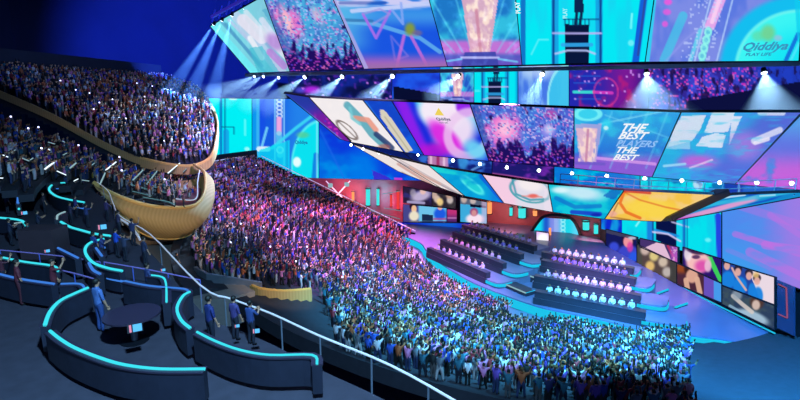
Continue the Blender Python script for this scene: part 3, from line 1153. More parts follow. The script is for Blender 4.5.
def pm_best(p):
    p.vgrad(120, 165, (40, 110, 220)); p.blot((50, 190, 235), 18, 10, .45, .75, 88, .9)
    p.mix((150, 90, 215), sst(p.Y, 150, 162) * .9)
    for x in (612, 632, 648, 668):
        p.line([(x, 112), (x - 22, 168)], 2, (120, 225, 250), .35)
    p.line([(600, 124), (680, 108)], 1.6, (150, 235, 255), .6); p.line([(605, 115), (675, 140)], 1.4, (120, 220, 250), .5)
    p.line([(596, 158), (655, 164)], 3, (225, 160, 240), .8)
    p.ell(588, 114, 12, 6, (60, 215, 240), .9, .4)
    p.ring(588, 114, 12, 6, .3, (130, 250, 250), .8)
    p.ell(607, 124, 5, 5, (50, 220, 245), .8, .6); p.ell(606, 128, 2.5, 2, (230, 255, 255), .8)
    p.poly([(575, 124), (602, 124), (596, 162), (580, 162)], (190, 165, 220), .75)
    p.poly([(576, 128), (598, 128), (592, 160), (582, 160)], (235, 185, 205), .8)
    p.mix((255, 225, 210), ((np.abs(p.X - 587) < 9) & (p.Y > 128) & (p.Y < 162)) * sst(fbm(p.X / 3, p.Y / 5, 89), .4, .7) * .8)
    p.line([(588, 130), (586, 162)], 2.5, (190, 120, 160), .7)
    p.line([(576, 163), (604, 164)], 3, (110, 90, 200), .8)


def pm_clouds(p):
    p.blot((70, 150, 235), 14, 8, .4, .7, 90, .9)
    p.mix((90, 95, 215), sst(p.X + (p.Y - 112) * .9, 745, 775) * .85)
    for q in ([(682, 116), (706, 115), (700, 130), (692, 141), (668, 147), (674, 128)], [(712, 113), (735, 112), (728, 132), (704, 133)],
              [(702, 137), (716, 133), (726, 135), (722, 148), (696, 146)], [(732, 116), (742, 116), (736, 130), (729, 146)]):
        p.poly(q, (228, 232, 248), .9)
    p.ell(720, 112, 9, 3, (245, 225, 235), .8); p.line([(760, 113), (783, 113)], 5, (225, 235, 250), .8)
    p.poly([(664, 142), (690, 140), (690, 149), (664, 149)], (170, 220, 245), .7)
    p.ell(745, 146, 16, 14, (175, 120, 225), .8, .6)
    p.ell(698, 162, 18, 7, (200, 90, 215), .9, .6)
    p.line([(754, 141), (780, 130)], 6, (230, 230, 250), .85); p.line([(755, 143), (768, 139)], 4, (240, 235, 250), .9)
    p.line([(664, 166), (685, 164)], 2.5, (170, 225, 250), .8); p.line([(690, 168), (712, 160)], 2, (240, 200, 240), .8)
    p.mix((40, 200, 235), sst(fbm(p.X / 18, p.Y / 3, 91), .5, .8) * .5)


def pm_last(p):
    p.vgrad(120, 150, (100, 110, 225)); p.vgrad(145, 172, (200, 90, 215)); p.blot((50, 140, 225), 14, 10, .55, .8, 92, .8)


MG = 'tilted screens of the middle ring'
screen('led_screen', 'narrow dark violet end panel of the middle ring', [ata(284, 93, 62), ata(309, 97, 61), ata(351, 142, 72), ata(340, 139, 73)], pm_strip, group=MG, base=(60, 60, 190))
screen('led_screen', 'white screen with a painted dancer and a pencil oval', q4(PM, (309, 97), (363, 100), (404, 152), (351, 142)), pm_white, group=MG, base=(242, 236, 238))
screen('led_screen', 'blue screen with a long cream pencil shape', q4(PM, (363, 100), (392, 101), (424, 155), (404, 152)), pm_pencil, group=MG, base=(20, 70, 200))
sc_, n_, c_ = screen('led_screen', 'blue, magenta and white swirl screen with a yellow pyramid emblem', q4(PM, (392, 101), (470, 104), (489, 161), (424, 155)), pm_swirl, group=MG, base=(20, 45, 215))
upm = onpl(573, 110, PM) - onpl(573, 160, PM)
lettering(sc_, c_, 'Qiddiya', onpl(437, 119.5, PM) + n_ * .12, TR, upm, 1.2, (70, 80, 110), xs=.5)
lettering(sc_, c_, 'PLAY LIFE', onpl(440, 122.5, PM) + n_ * .12, TR, upm, .6, (120, 120, 140), name='caption', xs=.45)
e1, e2, e3, e4 = [onpl(x, y, PM) + n_ * .1 - c_ for x, y in ((435, 114), (438.5, 107), (444, 114.5), (438, 113))]
MB().prism([e1, e2, e3], [p + n_ * .05 for p in (e1, e2, e3)]).build('emblem', mat_led('emblem_yellow', rgb(238, 210, 90), 1), sc_)
screen('led_screen', 'pink fireworks over a cheering crowd on the middle ring', q4(PM, (470, 104), (574, 108), (574, 168), (489, 161)), pm_crowd, group=MG, base=(80, 100, 210))
sc_, n_, c_ = screen('led_screen', 'blue screen reading THE BEST PLAYERS THE BEST beside a trophy', q4(PM, (574, 108), (681, 112), (652, 177), (574, 168)), pm_best, group=MG, base=(45, 160, 230))
for i, (t, x, y, s, c) in enumerate((('THE', 619.5, 130, 7.2, (250, 252, 255)), ('BEST', 617.5, 137.6, 7.2, (250, 252, 255)), ('PLAYERS', 615.5, 145, 6.6, (150, 195, 250)), ('THE', 614.5, 151.6, 6.8, (250, 252, 255)), ('BEST', 612.5, 158.6, 6.8, (250, 252, 255)))):
    lettering(sc_, c_, t, onpl(x, y, PM) + n_ * .15, TR, upm, s * .43, c, shear=.35, xs=.47 if t != 'PLAYERS' else .42)
screen('led_screen', 'cyan screen with broken white blocks and pink clouds', q4(PM, (681, 112), (803, 112), (735, 184), (652, 177)), pm_clouds, group=MG, base=(40, 175, 230))
screen('led_screen', 'triangular blue and pink screen at the near end of the middle ring', q4(PM, (799, 115), (803, 112), (803, 190), (735, 184)), pm_last, group=MG, base=(90, 160, 235))


# ---- walkway pictures between middle and lower ring
def pw_a(p):
    p.blot((50, 110, 210), 8, 6, .4, .7, 93)
    p.mix((235, 150, 190), ((p.X > 428) & (p.X < 448)) * .75); p.line([(438, 150), (438, 170)], 3, (150, 30, 90), .8)
    p.line([(431, 150), (431, 168)], 2, (250, 220, 240), .7); p.line([(444, 150), (444, 168)], 2, (250, 220, 240), .7)
    p.ell(463, 160, 5, 10, (60, 160, 230), .8); p.line([(472, 170), (484, 164)], 2, (120, 190, 250), .7)
    p.mix((10, 20, 80), (1 - sst(p.X, 405, 425)) * .9)


def pw_b(p):
    p.hgrad(535, 548, (10, 20, 70)); p.blot((110, 40, 170), 8, 5, .5, .8, 94); p.line([(492, 174), (520, 178), (553, 183)], 2.5, (230, 100, 170), .7)


def pw_c(p):
    p.blot((10, 110, 215), 10, 8, .35, .65, 95, .9); p.mix((20, 60, 190), sst(fbm(p.X / 4, p.Y / 3, 96), .6, .7) * sst(p.Y, 178, 184))


def pw_d(p):
    p.ell(698, 184, 5, 6, (195, 220, 245), .9, .2); p.line([(649, 176), (649, 192)], 2, (20, 90, 170), .7)
    p.mix((10, 185, 225), sst(fbm(p.X / 5, p.Y / 9, 97), .5, .7) * .7)
    p.hgrad(723, 726, (20, 50, 170)); p.line([(739, 178), (739, 192)], 2.5, (190, 215, 245), .8); p.hgrad(741, 745, (35, 100, 200), .9)
    p.blot((20, 50, 150), 10, 10, .5, .7, 98, .6)
    p.hgrad(785, 795, (40, 190, 230), .8)


WG = 'low screens behind the walkway between the rings'
screen('led_screen', 'dark blue picture strip with a pink curtain behind the walkway', qa(96, (385, 138), (492, 150), (492, 185), (424, 169)), pw_a, group=WG, base=(18, 35, 120))
screen('led_screen', 'dim violet stretch of screen behind the walkway', qa(96, (492, 150), (554, 160), (554, 196), (492, 185)), pw_b, group=WG, base=(30, 25, 110))
screen('led_screen', 'sky blue splash screen behind the walkway', qa(96, (554, 160), (640, 165), (640, 202), (554, 196)), pw_c, group=WG, base=(0, 190, 225))
screen('led_screen', 'turquoise and navy screen behind the orange panel rail', qa(96, (640, 165), (803, 172), (803, 206), (640, 204)), pw_d, group=WG, base=(5, 215, 230))


# ---- lower ring
def pr1(p):
    p.add((12, 8, 0), fbm(p.X / 7, p.Y / 5, 99) - .5); p.line([(398, 164), (432, 185)], 2.5, (190, 130, 120), .6); p.line([(402, 172), (425, 184)], 1, (170, 140, 130), .6)


def pr2(p):
    p.line([(392, 158), (456, 193)], 1.3, (120, 110, 130), .6); p.line([(400, 160), (460, 194)], 1, (150, 140, 150), .5)
    p.line([(410, 167), (424, 176), (440, 184)], 2.5, (225, 170, 150), .6); p.add((15, 5, 5), fbm(p.X / 5, p.Y / 4, 100) - .5)


def pr3(p):
    p.line([(432, 168), (474, 174)], 7, (30, 215, 215), .9); p.hgrad(484, 500, (20, 100, 225), .8)
    p.ell(472, 185, 15, 5, (80, 235, 235), .95, .15, .66); p.ell(472, 185, 11, 3, (30, 205, 215), .9, .2, .66)
    p.blot((5, 150, 215), 10, 7, .45, .7, 101, .7)
    p.line([(482, 176), (506, 203)], 6, (20, 80, 215), .7)


def pr4(p):
    p.mix((205, 235, 240), sst(p.X, 512, 520) * .5)
    p.ring(530, 190, 20, 12, .1, (60, 160, 175), .85, rot=.25); p.line([(512, 178), (516, 194), (530, 200), (548, 199)], 2, (50, 150, 170), .8)
    p.ell(530, 185, 12, 6, (250, 240, 240), .8, .4, .2); p.ell(533, 196, 5, 2, (235, 90, 80), .9, .5); p.line([(522, 196), (542, 197)], 1.2, (230, 120, 110), .7)
    p.poly([(544, 184), (549, 184), (553, 212), (544, 210)], (240, 225, 240), .5)


def pr5(p):
    p.blot((0, 160, 215), 14, 8, .4, .7, 102, .8)
    p.ell(582, 193, 22, 7, (215, 240, 250), .9, .6, .12); p.ell(560, 190, 8, 3, (240, 250, 255), .8, .6)
    p.line([(556, 198), (575, 207), (600, 206)], 4, (20, 110, 205), .7)
    p.line([(572, 212), (600, 214)], 4, (30, 50, 200), .8); p.ell(596, 215, 5, 2, (20, 30, 170), .8)
    p.poly([(612, 189), (623, 190), (614, 200), (603, 196)], (20, 90, 190), .7); p.line([(562, 216), (600, 218)], 2, (40, 220, 225), .6)


def pr6(p):
    p.blot((245, 195, 70), 14, 9, .4, .65, 103, .9)
    p.ell(652, 209, 28, 10, (250, 215, 70), .85, .4, .1)
    p.line([(624, 192), (640, 200), (665, 207), (690, 212)], 1.6, (225, 110, 50), .7)
    p.line([(624, 192), (620, 203), (626, 212), (640, 218)], 3, (235, 110, 40), .85)
    p.line([(624, 191), (650, 193)], 2.5, (205, 50, 40), .8); p.line([(618, 203), (611, 217), (630, 220)], 1.5, (150, 90, 40), .6)
    p.ell(612, 214, 5, 3, (235, 170, 160), .8)


def pr7(p):
    w = p.Y - 193 - (760 - p.X) * .2
    p.mix((20, 90, 200), sst(fbm((p.X + p.Y * 2) / 14, w / 3, 104), .4, .65))
    p.mix((240, 160, 210), (1 - sst(np.abs(p.Y - (214 - (p.X - 700) * .28)), 1.5, 4)) * (1 - sst(p.X, 752, 762)) * .9)
    p.mix((60, 200, 230), (1 - sst(np.abs(p.Y - (203 - (p.X - 720) * .16)), 1, 3)) * .7)
    p.mix((190, 90, 215), sst(p.Y, 214, 219) * (1 - sst(p.X, 700, 730)) * .8)
    p.line([(722, 198), (745, 195)], 1.6, (230, 245, 250), .8); p.line([(760, 196), (775, 195)], 1.5, (200, 235, 250), .7)


RG = 'panels of the lowest screen ring over the stage'
screen('led_screen', 'cream screen tapering to a point at the tail of the lowest ring', [ata(352, 144, 78), ata(389, 156, 74), ata(441, 188, 79), ata(398, 171, 83)], pr1, group=RG, base=(236, 226, 224))
screen('led_screen', 'cream screen with thin sketch lines on the lowest ring', [ata(389, 156, 74), ata(429, 165.5, 68), ata(465, 196, 80), ata(441, 188, 79)], pr2, group=RG, base=(238, 226, 226))
screen('led_screen', 'teal and blue screen with a pale capsule shape', [ata(429, 165.5, 68), ata(482, 174, 64), ata(504, 203, 80), ata(465, 196, 80)], pr3, group=RG, base=(10, 165, 220))
screen('led_screen', 'blush pink screen with a teal glass curve', [ata(482, 174, 64), ata(548, 184, 63), ata(553, 212, 80), ata(504, 203, 80)], pr4, group=RG, base=(245, 205, 228))
screen('led_screen', 'turquoise wave screen beside the orange panel', [ata(548, 184, 63), ata(624, 190, 63), ata(604.5, 219, 80), ata(553, 212, 80)], pr5, group=RG, base=(20, 200, 220))
screen('led_screen', 'golden orange screen with a sketched red outline', [ata(624, 190, 63), ata(717, 194.5, 60), ata(661, 221.5, 74), ata(604.5, 219, 80)], pr6, group=RG, base=(246, 205, 130))
g = empty('ring_gap_panel', 'black unlit wedge between the orange and the streaked panel', 'panel')
a_, b_, c2, d_ = ata(717, 194.5, 60), ata(731, 194.5, 57), ata(672, 221, 69), ata(661, 221.5, 74)
MB().prism([a_, b_, c2, d_], [p + Vector((0, .5, .5)) for p in (a_, b_, c2, d_)]).build('panel', M['black'], g)
screen('led_screen', 'teal screen with a long pink brush streak, narrowing to a tip', [ata(731, 194.5, 57), ata(803, 192, 51), ata(803, 196.5, 52), ata(672, 221, 69)], pr7, group=RG, base=(20, 140, 205))
# walkway rails on the lower ring
g = empty('walkway_rail', 'thin grey guard rail running above the orange panel', 'guard rail')
rl = [ata(560, 182, 63.5), ata(640, 188.5, 63.5), ata(717, 192, 60.5), ata(795, 190, 52)]
for dz in (0.3, 1.0):
    MB().tube([p + Vector((0, 0, dz)) for p in rl], 0.05, 5).build('rail', M['steel'], g)
for i in range(14):
    t = i / 13 * 3
    k = min(int(t), 2)
    p = rl[k].lerp(rl[k + 1], t - k)
    MB().bar(p - Vector((0, 0, .5)), p + Vector((0, 0, 1.0)), 0.045, 4).build('post', M['steel'], g)


# ---- right side: big wall screens and the faces wall
WA, WB = atz(600, 240, 1.2), atz(797, 345, 1.2)
wn = (WB - WA).cross(Vector((0, 0, 1))).normalized()
PR = (WA, wn)


def pright(p):
    p.hgrad(724, 800, (120, 130, 232)); p.mix((60, 160, 240), sst(p.Y, 225, 275) * (1 - sst(p.X, 745, 790)) * .9)
    for (x0, y0, x1, y1, w, k) in ((735, 234, 800, 254, 6, .6), (750, 252, 800, 276, 9, .55), (740, 206, 800, 225, 8, .35), (765, 245, 800, 250, 8, .6), (770, 215, 800, 235, 6, .4), (728, 250, 770, 268, 5, .25)):
        p.line([(x0, y0), (x1, y1)], w, (205, 110, 225), k)
    p.blot((70, 150, 240), 26, 8, .5, .75, 110, .5)
    p.mix((185, 120, 228), sst(p.X, 760, 800) * .55)


def ptow(p):
    p.poly([(600, 200), (622, 215), (622, 240), (600, 232)], (15, 40, 205), 1)
    p.mix((20, 200, 235), sst(fbm(p.X / 8, p.Y / 20, 111), .4, .7) * .7)
    p.poly([(656, 218), (677, 220), (677, 250), (656, 240)], (8, 18, 70), 1)
    p.line([(650, 222), (650, 243)], 6, (30, 110, 220), .8); p.line([(653, 219), (653, 243)], 1.2, (10, 40, 110), .8)
    p.line([(655, 230), (678, 236)], 2.5, (30, 150, 235), .9); p.line([(653, 232), (668, 234), (680, 241)], 1.8, (215, 205, 250), .9)
    p.line([(672, 222), (688, 227)], 1.5, (220, 210, 250), .8)
    p.line([(684, 217), (684, 255)], 2.5, (20, 90, 190), .85); p.line([(687, 217), (687, 255)], 1, (15, 60, 150), .7)
    p.line([(636, 226), (641, 219)], 1.4, (190, 255, 255), .8); p.line([(718, 216), (720, 262)], 6, (40, 50, 225), .9)
    p.ell(708, 240, 3, 2, (150, 250, 255), .7)


RWG = 'tall screens above the portrait wall'
screen('led_screen', 'sky blue and pink sunset screen, tallest on the stage side wall', q4((WA + wn * .0, wn), (722, 203), (802, 193), (802, 290), (722, 261)), pright, group=RWG, base=(75, 140, 238))
screen('led_screen', 'cyan tower screen standing above the portrait wall', q4(PR, (601, 196), (722, 196), (722, 262), (601, 229)), ptow, group=RWG, base=(5, 225, 238))


def face_a(p):
    p.ell(614, 247, 5, 5, (60, 80, 225), .9); paint_face(p, 628, 241, 6.5, (240, 150, 160), (40, 20, 60), (60, 70, 200)); p.ell(630, 247, 3, 5, (220, 60, 160), .8)
    p.poly([(606, 228), (640, 236), (640, 241), (606, 233)], (70, 70, 95), .8); p.ell(632, 238, 4, 1.5, (210, 210, 230), .8); p.ell(634, 257, 5, 5, (40, 90, 230), .9)


def face_b(p):
    p.poly([(640, 250), (662, 240), (672, 262), (676, 266)], (235, 195, 220), .95); p.line([(668, 246), (676, 262)], 2.5, (205, 50, 90), .8)
    p.mix((200, 100, 210), sst(p.X, 668, 674) * .8); p.confetti([(120, 60, 170), (240, 200, 230)], 1.2, .2, 113, .7, sst(p.X, 668, 674))


def face_c(p):
    p.poly([(706, 256), (712, 257), (722, 279), (722, 288)], (60, 215, 90), .95); p.ell(698, 262, 12, 11, (245, 190, 190), 1, .2, .3); p.ell(702, 266, 7, 6, (215, 60, 170), .8, .5)
    p.ell(688, 254, 4, 7, (240, 225, 235), .9, .3); p.ell(708, 266, 3.5, 6, (235, 190, 215), .9, .3); p.ell(696, 257, 4, 2, (60, 30, 80), .8); p.ell(695, 250, 10, 4, (50, 25, 70), .9, .3, .3)


def face_e(p):
    p.poly([(637, 243), (642, 246), (642, 268), (637, 266)], (70, 75, 70), .7)
    for x, y, c in ((645, 250, (215, 190, 180)), (654, 256, (235, 215, 140)), (650, 266, (240, 200, 120)), (663, 262, (220, 200, 180)), (667, 272, (200, 190, 185)), (658, 250, (150, 120, 100))):
        p.ell(x, y, 4.5, 5, c, .9, .4)
    for x, y in ((646, 245), (655, 249), (664, 256)):
        p.ell(x, y, 2.5, 2, (40, 25, 25), .9)
    p.poly([(670, 256), (678, 260), (678, 285), (670, 282)], (60, 62, 62), .8)


def face_f(p):
    p.ell(682, 268, 8, 5, (170, 80, 30), .8, .6); p.ell(692, 268, 8, 9, (60, 30, 30), 1, .2); p.ell(692, 276, 6, 7, (220, 165, 145), 1, .2)
    p.line([(686, 280), (688, 292)], 5, (225, 175, 150), .95); p.line([(697, 279), (700, 293)], 5, (225, 175, 150), .95); p.ell(690, 296, 10, 5, (110, 150, 190), .9, .3)
    p.poly([(704, 276), (714, 280), (714, 300), (704, 296)], (110, 90, 220), .8); p.poly([(714, 280), (722, 283), (722, 304), (714, 300)], (70, 160, 245), .95)


def face_g(p):
    p.poly([(748, 268), (775, 277), (775, 308), (760, 300)], (245, 225, 232), .95)
    for x, y in ((727, 266), (738, 272), (749, 276), (757, 281)):
        p.ell(x, y - 3, 4, 4, (40, 30, 45), .9, .2); p.ell(x, y, 3, 4, (230, 175, 165), .95, .2)
    for x, y, w in ((728, 280, 7), (740, 286, 7), (752, 292, 4), (758, 296, 5)):
        p.ell(x, y, w, 9, (25, 130, 225), .95, .2)
    p.line([(732, 268), (736, 276), (746, 290)], 2, (235, 180, 165), .9); p.ell(756, 275, 3, 3, (235, 195, 120), .8)


def face_h(p):
    p.blot((60, 80, 95), 6, 5, .4, .7, 114); p.ell(757, 302, 7, 7, (80, 55, 50), .95, .3); p.ell(756, 305, 4, 5, (215, 190, 180), .95, .3)
    p.ell(752, 317, 17, 6, (170, 200, 220), .9, .3, .35); p.line([(733, 296), (742, 304), (752, 312)], 4, (210, 200, 195), .9); p.ell(737, 295, 5, 5, (150, 165, 180), .8, .4); p.line([(730, 306), (750, 318)], 3, (150, 190, 215), .8)


FG = 'portrait screens along the stage side wall'


def fq(*c):
    return q4((WA - wn * 0.0, wn), *c)


off = wn * (-0.8 if wn.dot(EYE - WA) < 0 else 0.8)
PF = (WA + off, wn)
screen('portrait_screen', 'dark blue portrait screen of a player lit pink, at the far end', q4(PF, (606, 229), (637, 237), (637, 263), (606, 248)), face_a, 'screen', FG, (20, 25, 90), .6)
screen('portrait_screen', 'pale pink flag like picture beside the far portrait', q4(PF, (640, 238), (678, 247), (678, 263), (640, 247)), face_b, 'screen', FG, (70, 50, 110), .6)
screen('portrait_screen', 'smiling face with headphones and a green stripe', q4(PF, (683, 247), (722, 259), (722, 283), (683, 265)), face_c, 'screen', FG, (45, 20, 110), .6)
screen('portrait_screen', 'three players in bright blue shirts on a portrait screen', q4(PF, (722, 261), (775, 277), (775, 305), (722, 285)), face_g, 'screen', FG, (35, 70, 160), .6)
screen('portrait_screen', 'lower portrait screen with a huddle in yellow and grey', q4(PF, (637, 244), (677, 263), (677, 284), (637, 265)), face_e, 'screen', FG, (85, 70, 70), .6)
screen('portrait_screen', 'player holding both hands to the face on a brown screen', q4(PF, (677, 263), (722, 283.5), (722, 303), (677, 284)), face_f, 'screen', FG, (75, 40, 60), .6)
screen('portrait_screen', 'two players in pale grey clothes on the nearest lower screen', q4(PF, (722, 285.5), (775, 305.5), (775, 330), (722, 304)), face_h, 'screen', FG, (45, 65, 95), .6)
# wall under and behind these screens
bq = [onpl(x, y, (WA - off * .5, wn)) for x, y in ((600, 225), (803, 285), (803, 352), (600, 242))]
m = MB().prism(bq, [p - off * .8 for p in bq])
struct(m.build('wall_right', M['black']))
g = empty('side_door_frame', 'dark glazed doorway outlined by a thin red light at the wall end', 'doorway')
f0 = [onpl(x, y, PF) for x, y in ((777, 280), (794, 287), (794, 336), (777, 328))]
MB().prism(f0, [p - off * .2 for p in f0]).build('glass', mat('smoked_glass', rgb(48, 52, 84), .15), g)
f1 = [onpl(x, y, PF) for x, y in ((779, 284), (787, 288), (788, 318), (779, 314))]
for i in range(3):
    MB().bar(f1[i] + off * .1, f1[i + 1] + off * .1, .07, 4).build('red_tube', mat_led('dim_red', rgb(150, 80, 120), .9), g)

# ---- back of stage: arch, neon alcoves, portrait boards
AB = 97.0


def pb(px, py):
    return ata(px, py, AB)


struct(MB().prism([pb(300, 178), pb(800, 190), pb(800, 260), pb(300, 246)], [p + AX * .5 for p in (pb(300, 178), pb(800, 190), pb(800, 260), pb(300, 246))]).build('wall_stage_back', M['copper']))
lamp_area('red_alcove_fill', ata(340, 196, 92), ata(340, 206, 99), 900, (1.0, 0.25, 0.25), 6)  # unseen area lamps added to redden the alcove wall
lamp_area('teal_alcove_fill', ata(372, 196, 93), ata(374, 206, 99), 600, (0.2, 0.85, 1.0), 4)  # added fill, carries the teal tubes' light onto the wall
lamp_area('red_alcove_fill', ata(398, 205, 94), ata(397, 206, 99), 500, (1.0, 0.1, 0.2), 4)


lamp_area('amber_arch_fill', ata(505, 222, 90), ata(512, 215, 97), 600, (1.0, .38, .3), 5)  # unseen warm fills added to brighten the dark copper wall
lamp_area('amber_arch_fill', ata(590, 236, 89), ata(594, 230, 97), 400, (1.0, .38, .3), 4)


def neon(x, y0, y1, mt, lab, a=96.0, w=.28, lean=0):
    g = empty('neon_tube', lab, 'neon light', 'neon tubes of the stage alcoves')
    p, q = ata(x, y0, a), ata(x + lean, y1, a)
    MB().bar(p, q, w, 8).build('tube', M[mt], g)
    MB().bar(p, p.lerp(q, .05), w * 1.4, 8).build('end_cap', M['black'], g)
    MB().bar(q.lerp(p, .05), q, w * 1.4, 8).build('end_cap', M['black'], g)


neon(325, 190, 201, 'orange', 'orange neon tube at the crowd side of the left alcove')
neon(353, 191, 202, 'orange', 'orange neon tube right of the crossed truss')
neon(334, 194, 198, 'red', 'tiny red neon tube left of the truss crossing', w=.2)
neon(344, 194, 198, 'red', 'tiny red neon tube right of the truss crossing', w=.2)
neon(368, 188, 206, 'teal', 'bright teal neon tube of the left alcove', w=.45)
neon(378, 188, 206, 'teal', 'thinner teal neon tube beside the bright one', w=.3)
neon(391, 194, 207, 'red', 'dim red tube near the portrait boards', w=.22)
neon(398, 190, 210, 'red', 'long red neon tube next to the portrait boards', w=.3)
neon(489, 201, 214, 'orange', 'orange neon block right of the white robed portrait', w=.55)
neon(511, 207, 216, 'teal', 'pale teal tube left of the arch', w=.3)
neon(522, 207, 218, 'teal', 'wide teal tube left of the arch', w=.7)
neon(535, 210, 216, 'orange', 'small amber tube beside the arch', w=.4)
neon(586, 221, 230, 'teal', 'teal tube right of the arch', w=.6)
neon(596, 224, 234, 'teal', 'outer teal tube right of the arch', w=.4)
for (x0, y0, x1, y1, lab) in ((326, 181, 360, 216, 'thin grey truss falling from left to right across the red alcove'), (350, 181, 326, 207, 'thin grey truss rising from left to right across the red alcove')):
    g = empty('cross_truss', lab, 'truss')
    p, q = ata(x0, y0, 95), ata(x1, y1, 95)
    MB().bar(p, q, .14, 6).build('tube', M['rail'], g)
    for t in (.13, .8):
        MB().bar(p.lerp(q, t) - Vector((0, 0, .4)), p.lerp(q, t) + Vector((0, 0, .4)), .5, 8).build('lamp', M['pale'], g)
g = empty('alcove_floor_grid', 'dim teal lit floor lines of the left alcove', 'light strip')
for (x0, y0, x1, y1) in ((362, 208, 400, 219), (356, 212, 392, 224), (382, 194, 400, 191), (384, 208, 402, 211), (350, 214, 375, 210)):
    MB().bar(ata(x0, y0, 95.5), ata(x1, y1, 95.5), .09, 4).build('strip', M['dim'], g)

# portrait boards left of the team benches
PBG = 'portrait boards at the back of the stage'


def pp1(p):
    p.blot((50, 45, 110), 5, 4, .4, .7, 120); p.ell(421, 196, 10, 5, (205, 190, 225), .9, .4, -.3); p.ell(423, 191, 3, 3.5, (235, 190, 180), .9, .3); p.ell(413, 193, 3, 4, (180, 170, 190), .7, .4); p.line([(408, 202), (424, 203)], 2.5, (190, 180, 225), .8)


def pp2(p):
    p.blot((60, 55, 60), 4, 4, .4, .7, 121)
    for x, y, c in ((437, 199, (225, 200, 180)), (440, 202, (250, 215, 140)), (434, 195, (210, 180, 165)), (450, 200, (215, 200, 195)), (449, 195, (200, 160, 140))):
        p.ell(x, y, 3.2, 3.8, c, .9, .4)


def pp3(p):
    p.hgrad(417, 420, (110, 195, 235)); p.ell(413, 206, 3.5, 4, (40, 20, 40), 1, .2); p.ell(414, 209, 2.6, 4, (240, 190, 150), 1, .2); p.ell(414, 216, 5, 5, (235, 225, 200), 1, .3); p.poly([(422, 214), (433, 215), (433, 221), (422, 221)], (15, 25, 60), .9)
    p.ell(440, 214, 6, 6, (30, 90, 225), 1, .3); p.ell(440, 207, 2.5, 3.2, (235, 170, 160), 1, .2); p.line([(434, 219), (446, 219)], 2, (170, 80, 150), .8); p.hgrad(445, 447, (40, 60, 160), .7)


def pp4(p):
    p.vgrad(212, 220, (90, 40, 110)); p.line([(448, 218), (456, 218)], 1.5, (210, 140, 200), .7)


def pp5(p):
    p.poly([(460, 196), (486, 200), (486, 206), (460, 204)], (90, 90, 110), .9); p.ell(464, 199, 3, 4, (220, 190, 175), .8); p.ell(473, 201, 3, 3, (225, 200, 190), .8); p.poly([(470, 204), (486, 206), (486, 208), (470, 207)], (10, 15, 40), 1)
    p.ell(475, 219, 9, 5.5, (250, 225, 240), 1, .3); p.ell(474, 212, 4, 4, (170, 70, 120), .95, .3); p.ell(474, 213, 2.5, 3, (215, 150, 150), .9); p.mix((225, 190, 225), sst(p.X, 480, 483) * .6)


screen('portrait_screen', 'upper board with a reclining player in lilac', qa(95.5, (403, 186), (432, 192), (432, 206), (403, 203)), pp1, 'screen', PBG, (40, 30, 60), .5)
screen('portrait_screen', 'upper board with two gold lit players', qa(95.5, (432, 192), (456, 197), (456, 209), (432, 206)), pp2, 'screen', PBG, (45, 38, 50), .5)
screen('portrait_screen', 'lower board with a dark haired player and one in royal blue', qa(95.5, (403, 204), (447, 208), (447, 222), (403, 222)), pp3, 'screen', PBG, (70, 70, 140), .5)
screen('portrait_screen', 'small crimson board at the end of the lower row', qa(95.5, (447, 209), (457, 210), (457, 222), (447, 222)), pp4, 'screen', PBG, (190, 50, 120), .5)
screen('portrait_screen', 'board showing a person in a white robe beside the benches', qa(94.5, (460, 197), (487, 202), (487, 224), (460, 222)), pp5, 'screen', PBG, (60, 170, 220), .5)
MBk = MB().prism([ata(457, 194, 95.2), ata(460, 194, 95.2), ata(460, 223, 95.2), ata(457, 223, 95.2)], [p + AX * .5 for p in (ata(457, 194, 95.2), ata(460, 194, 95.2), ata(460, 223, 95.2), ata(457, 223, 95.2))])
struct(MBk.build('wall_pillar', M['black']))


def p_band(p):
    p.mix((20, 130, 225), sst(p.X, 405, 440) * (1 - sst(p.X, 450, 470)) * .7); p.mix((15, 25, 120), sst(p.Y, 236, 241) * .6); p.vgrad(222, 226, (20, 60, 180), .3)


screen('stage_riser_glow', 'low deep blue lit riser under the portrait boards', qa(91, (372, 222), (470, 223), (470, 232), (372, 241)), p_band, 'screen', None, (15, 30, 190), 1)  # blue light on the riser, painted as a glowing picture

# the arch
arch_px = [(527, 238), (538, 222), (544, 216.5), (553, 215), (566, 216.5), (573, 220), (578, 228), (582, 240), (588, 250)]
g = empty('stage_arch', 'cyan glowing entrance arch with a dark rounded frame at the back of the stage', 'arch')
ap = [ata(x, y, 93) for x, y in arch_px]
MB().tube(smoothline(ap, 4), .28, 6).build('frame', M['black'], g)
MB().tube(smoothline([ata(583, 242, 92.8), ata(590, 250, 92.4), ata(602, 254, 92)], 4), .28, 6).build('foot_curve', M['black'], g)


def p_arch(p):
    p.hgrad(540, 546, (30, 90, 205)); p.hgrad(546, 553, (150, 175, 240)); p.hgrad(556, 566, (30, 215, 235)); p.hgrad(568, 576, (90, 215, 245))
    p.line([(552, 216), (552, 240)], 4, (120, 130, 230), .7)
    for y in range(220, 236, 4):
        p.ring(563, y, 2, 2, .5, (170, 245, 250), .7)
    p.ell(562, 217, 5, 2, (245, 225, 250), .8)


sc2, n2, c2_ = screen('arch_screen', 'cyan curtain of light filling the stage arch', [ata(541, 217.5, 93.6), ata(572, 219.5, 93.6), ata(583, 243, 93.6), ata(529, 236, 93.6)], p_arch, 'screen', None, (20, 215, 235), .6, bezel=False)
g = empty('stage_ledge', 'violet lit ledge running below the arch', 'ledge')
lp = [ata(520, 236, 91), ata(560, 243, 90), ata(605, 252, 89)]
MB().wallstrip([p - Vector((0, 0, .8)) for p in lp], .9, .6).build('ledge', M['violet'], g)
MB().wallstrip([p - Vector((0, 0, 2.6)) - AX * .6 for p in lp], 1.4, .3).build('blue_face', M['blue'], g)


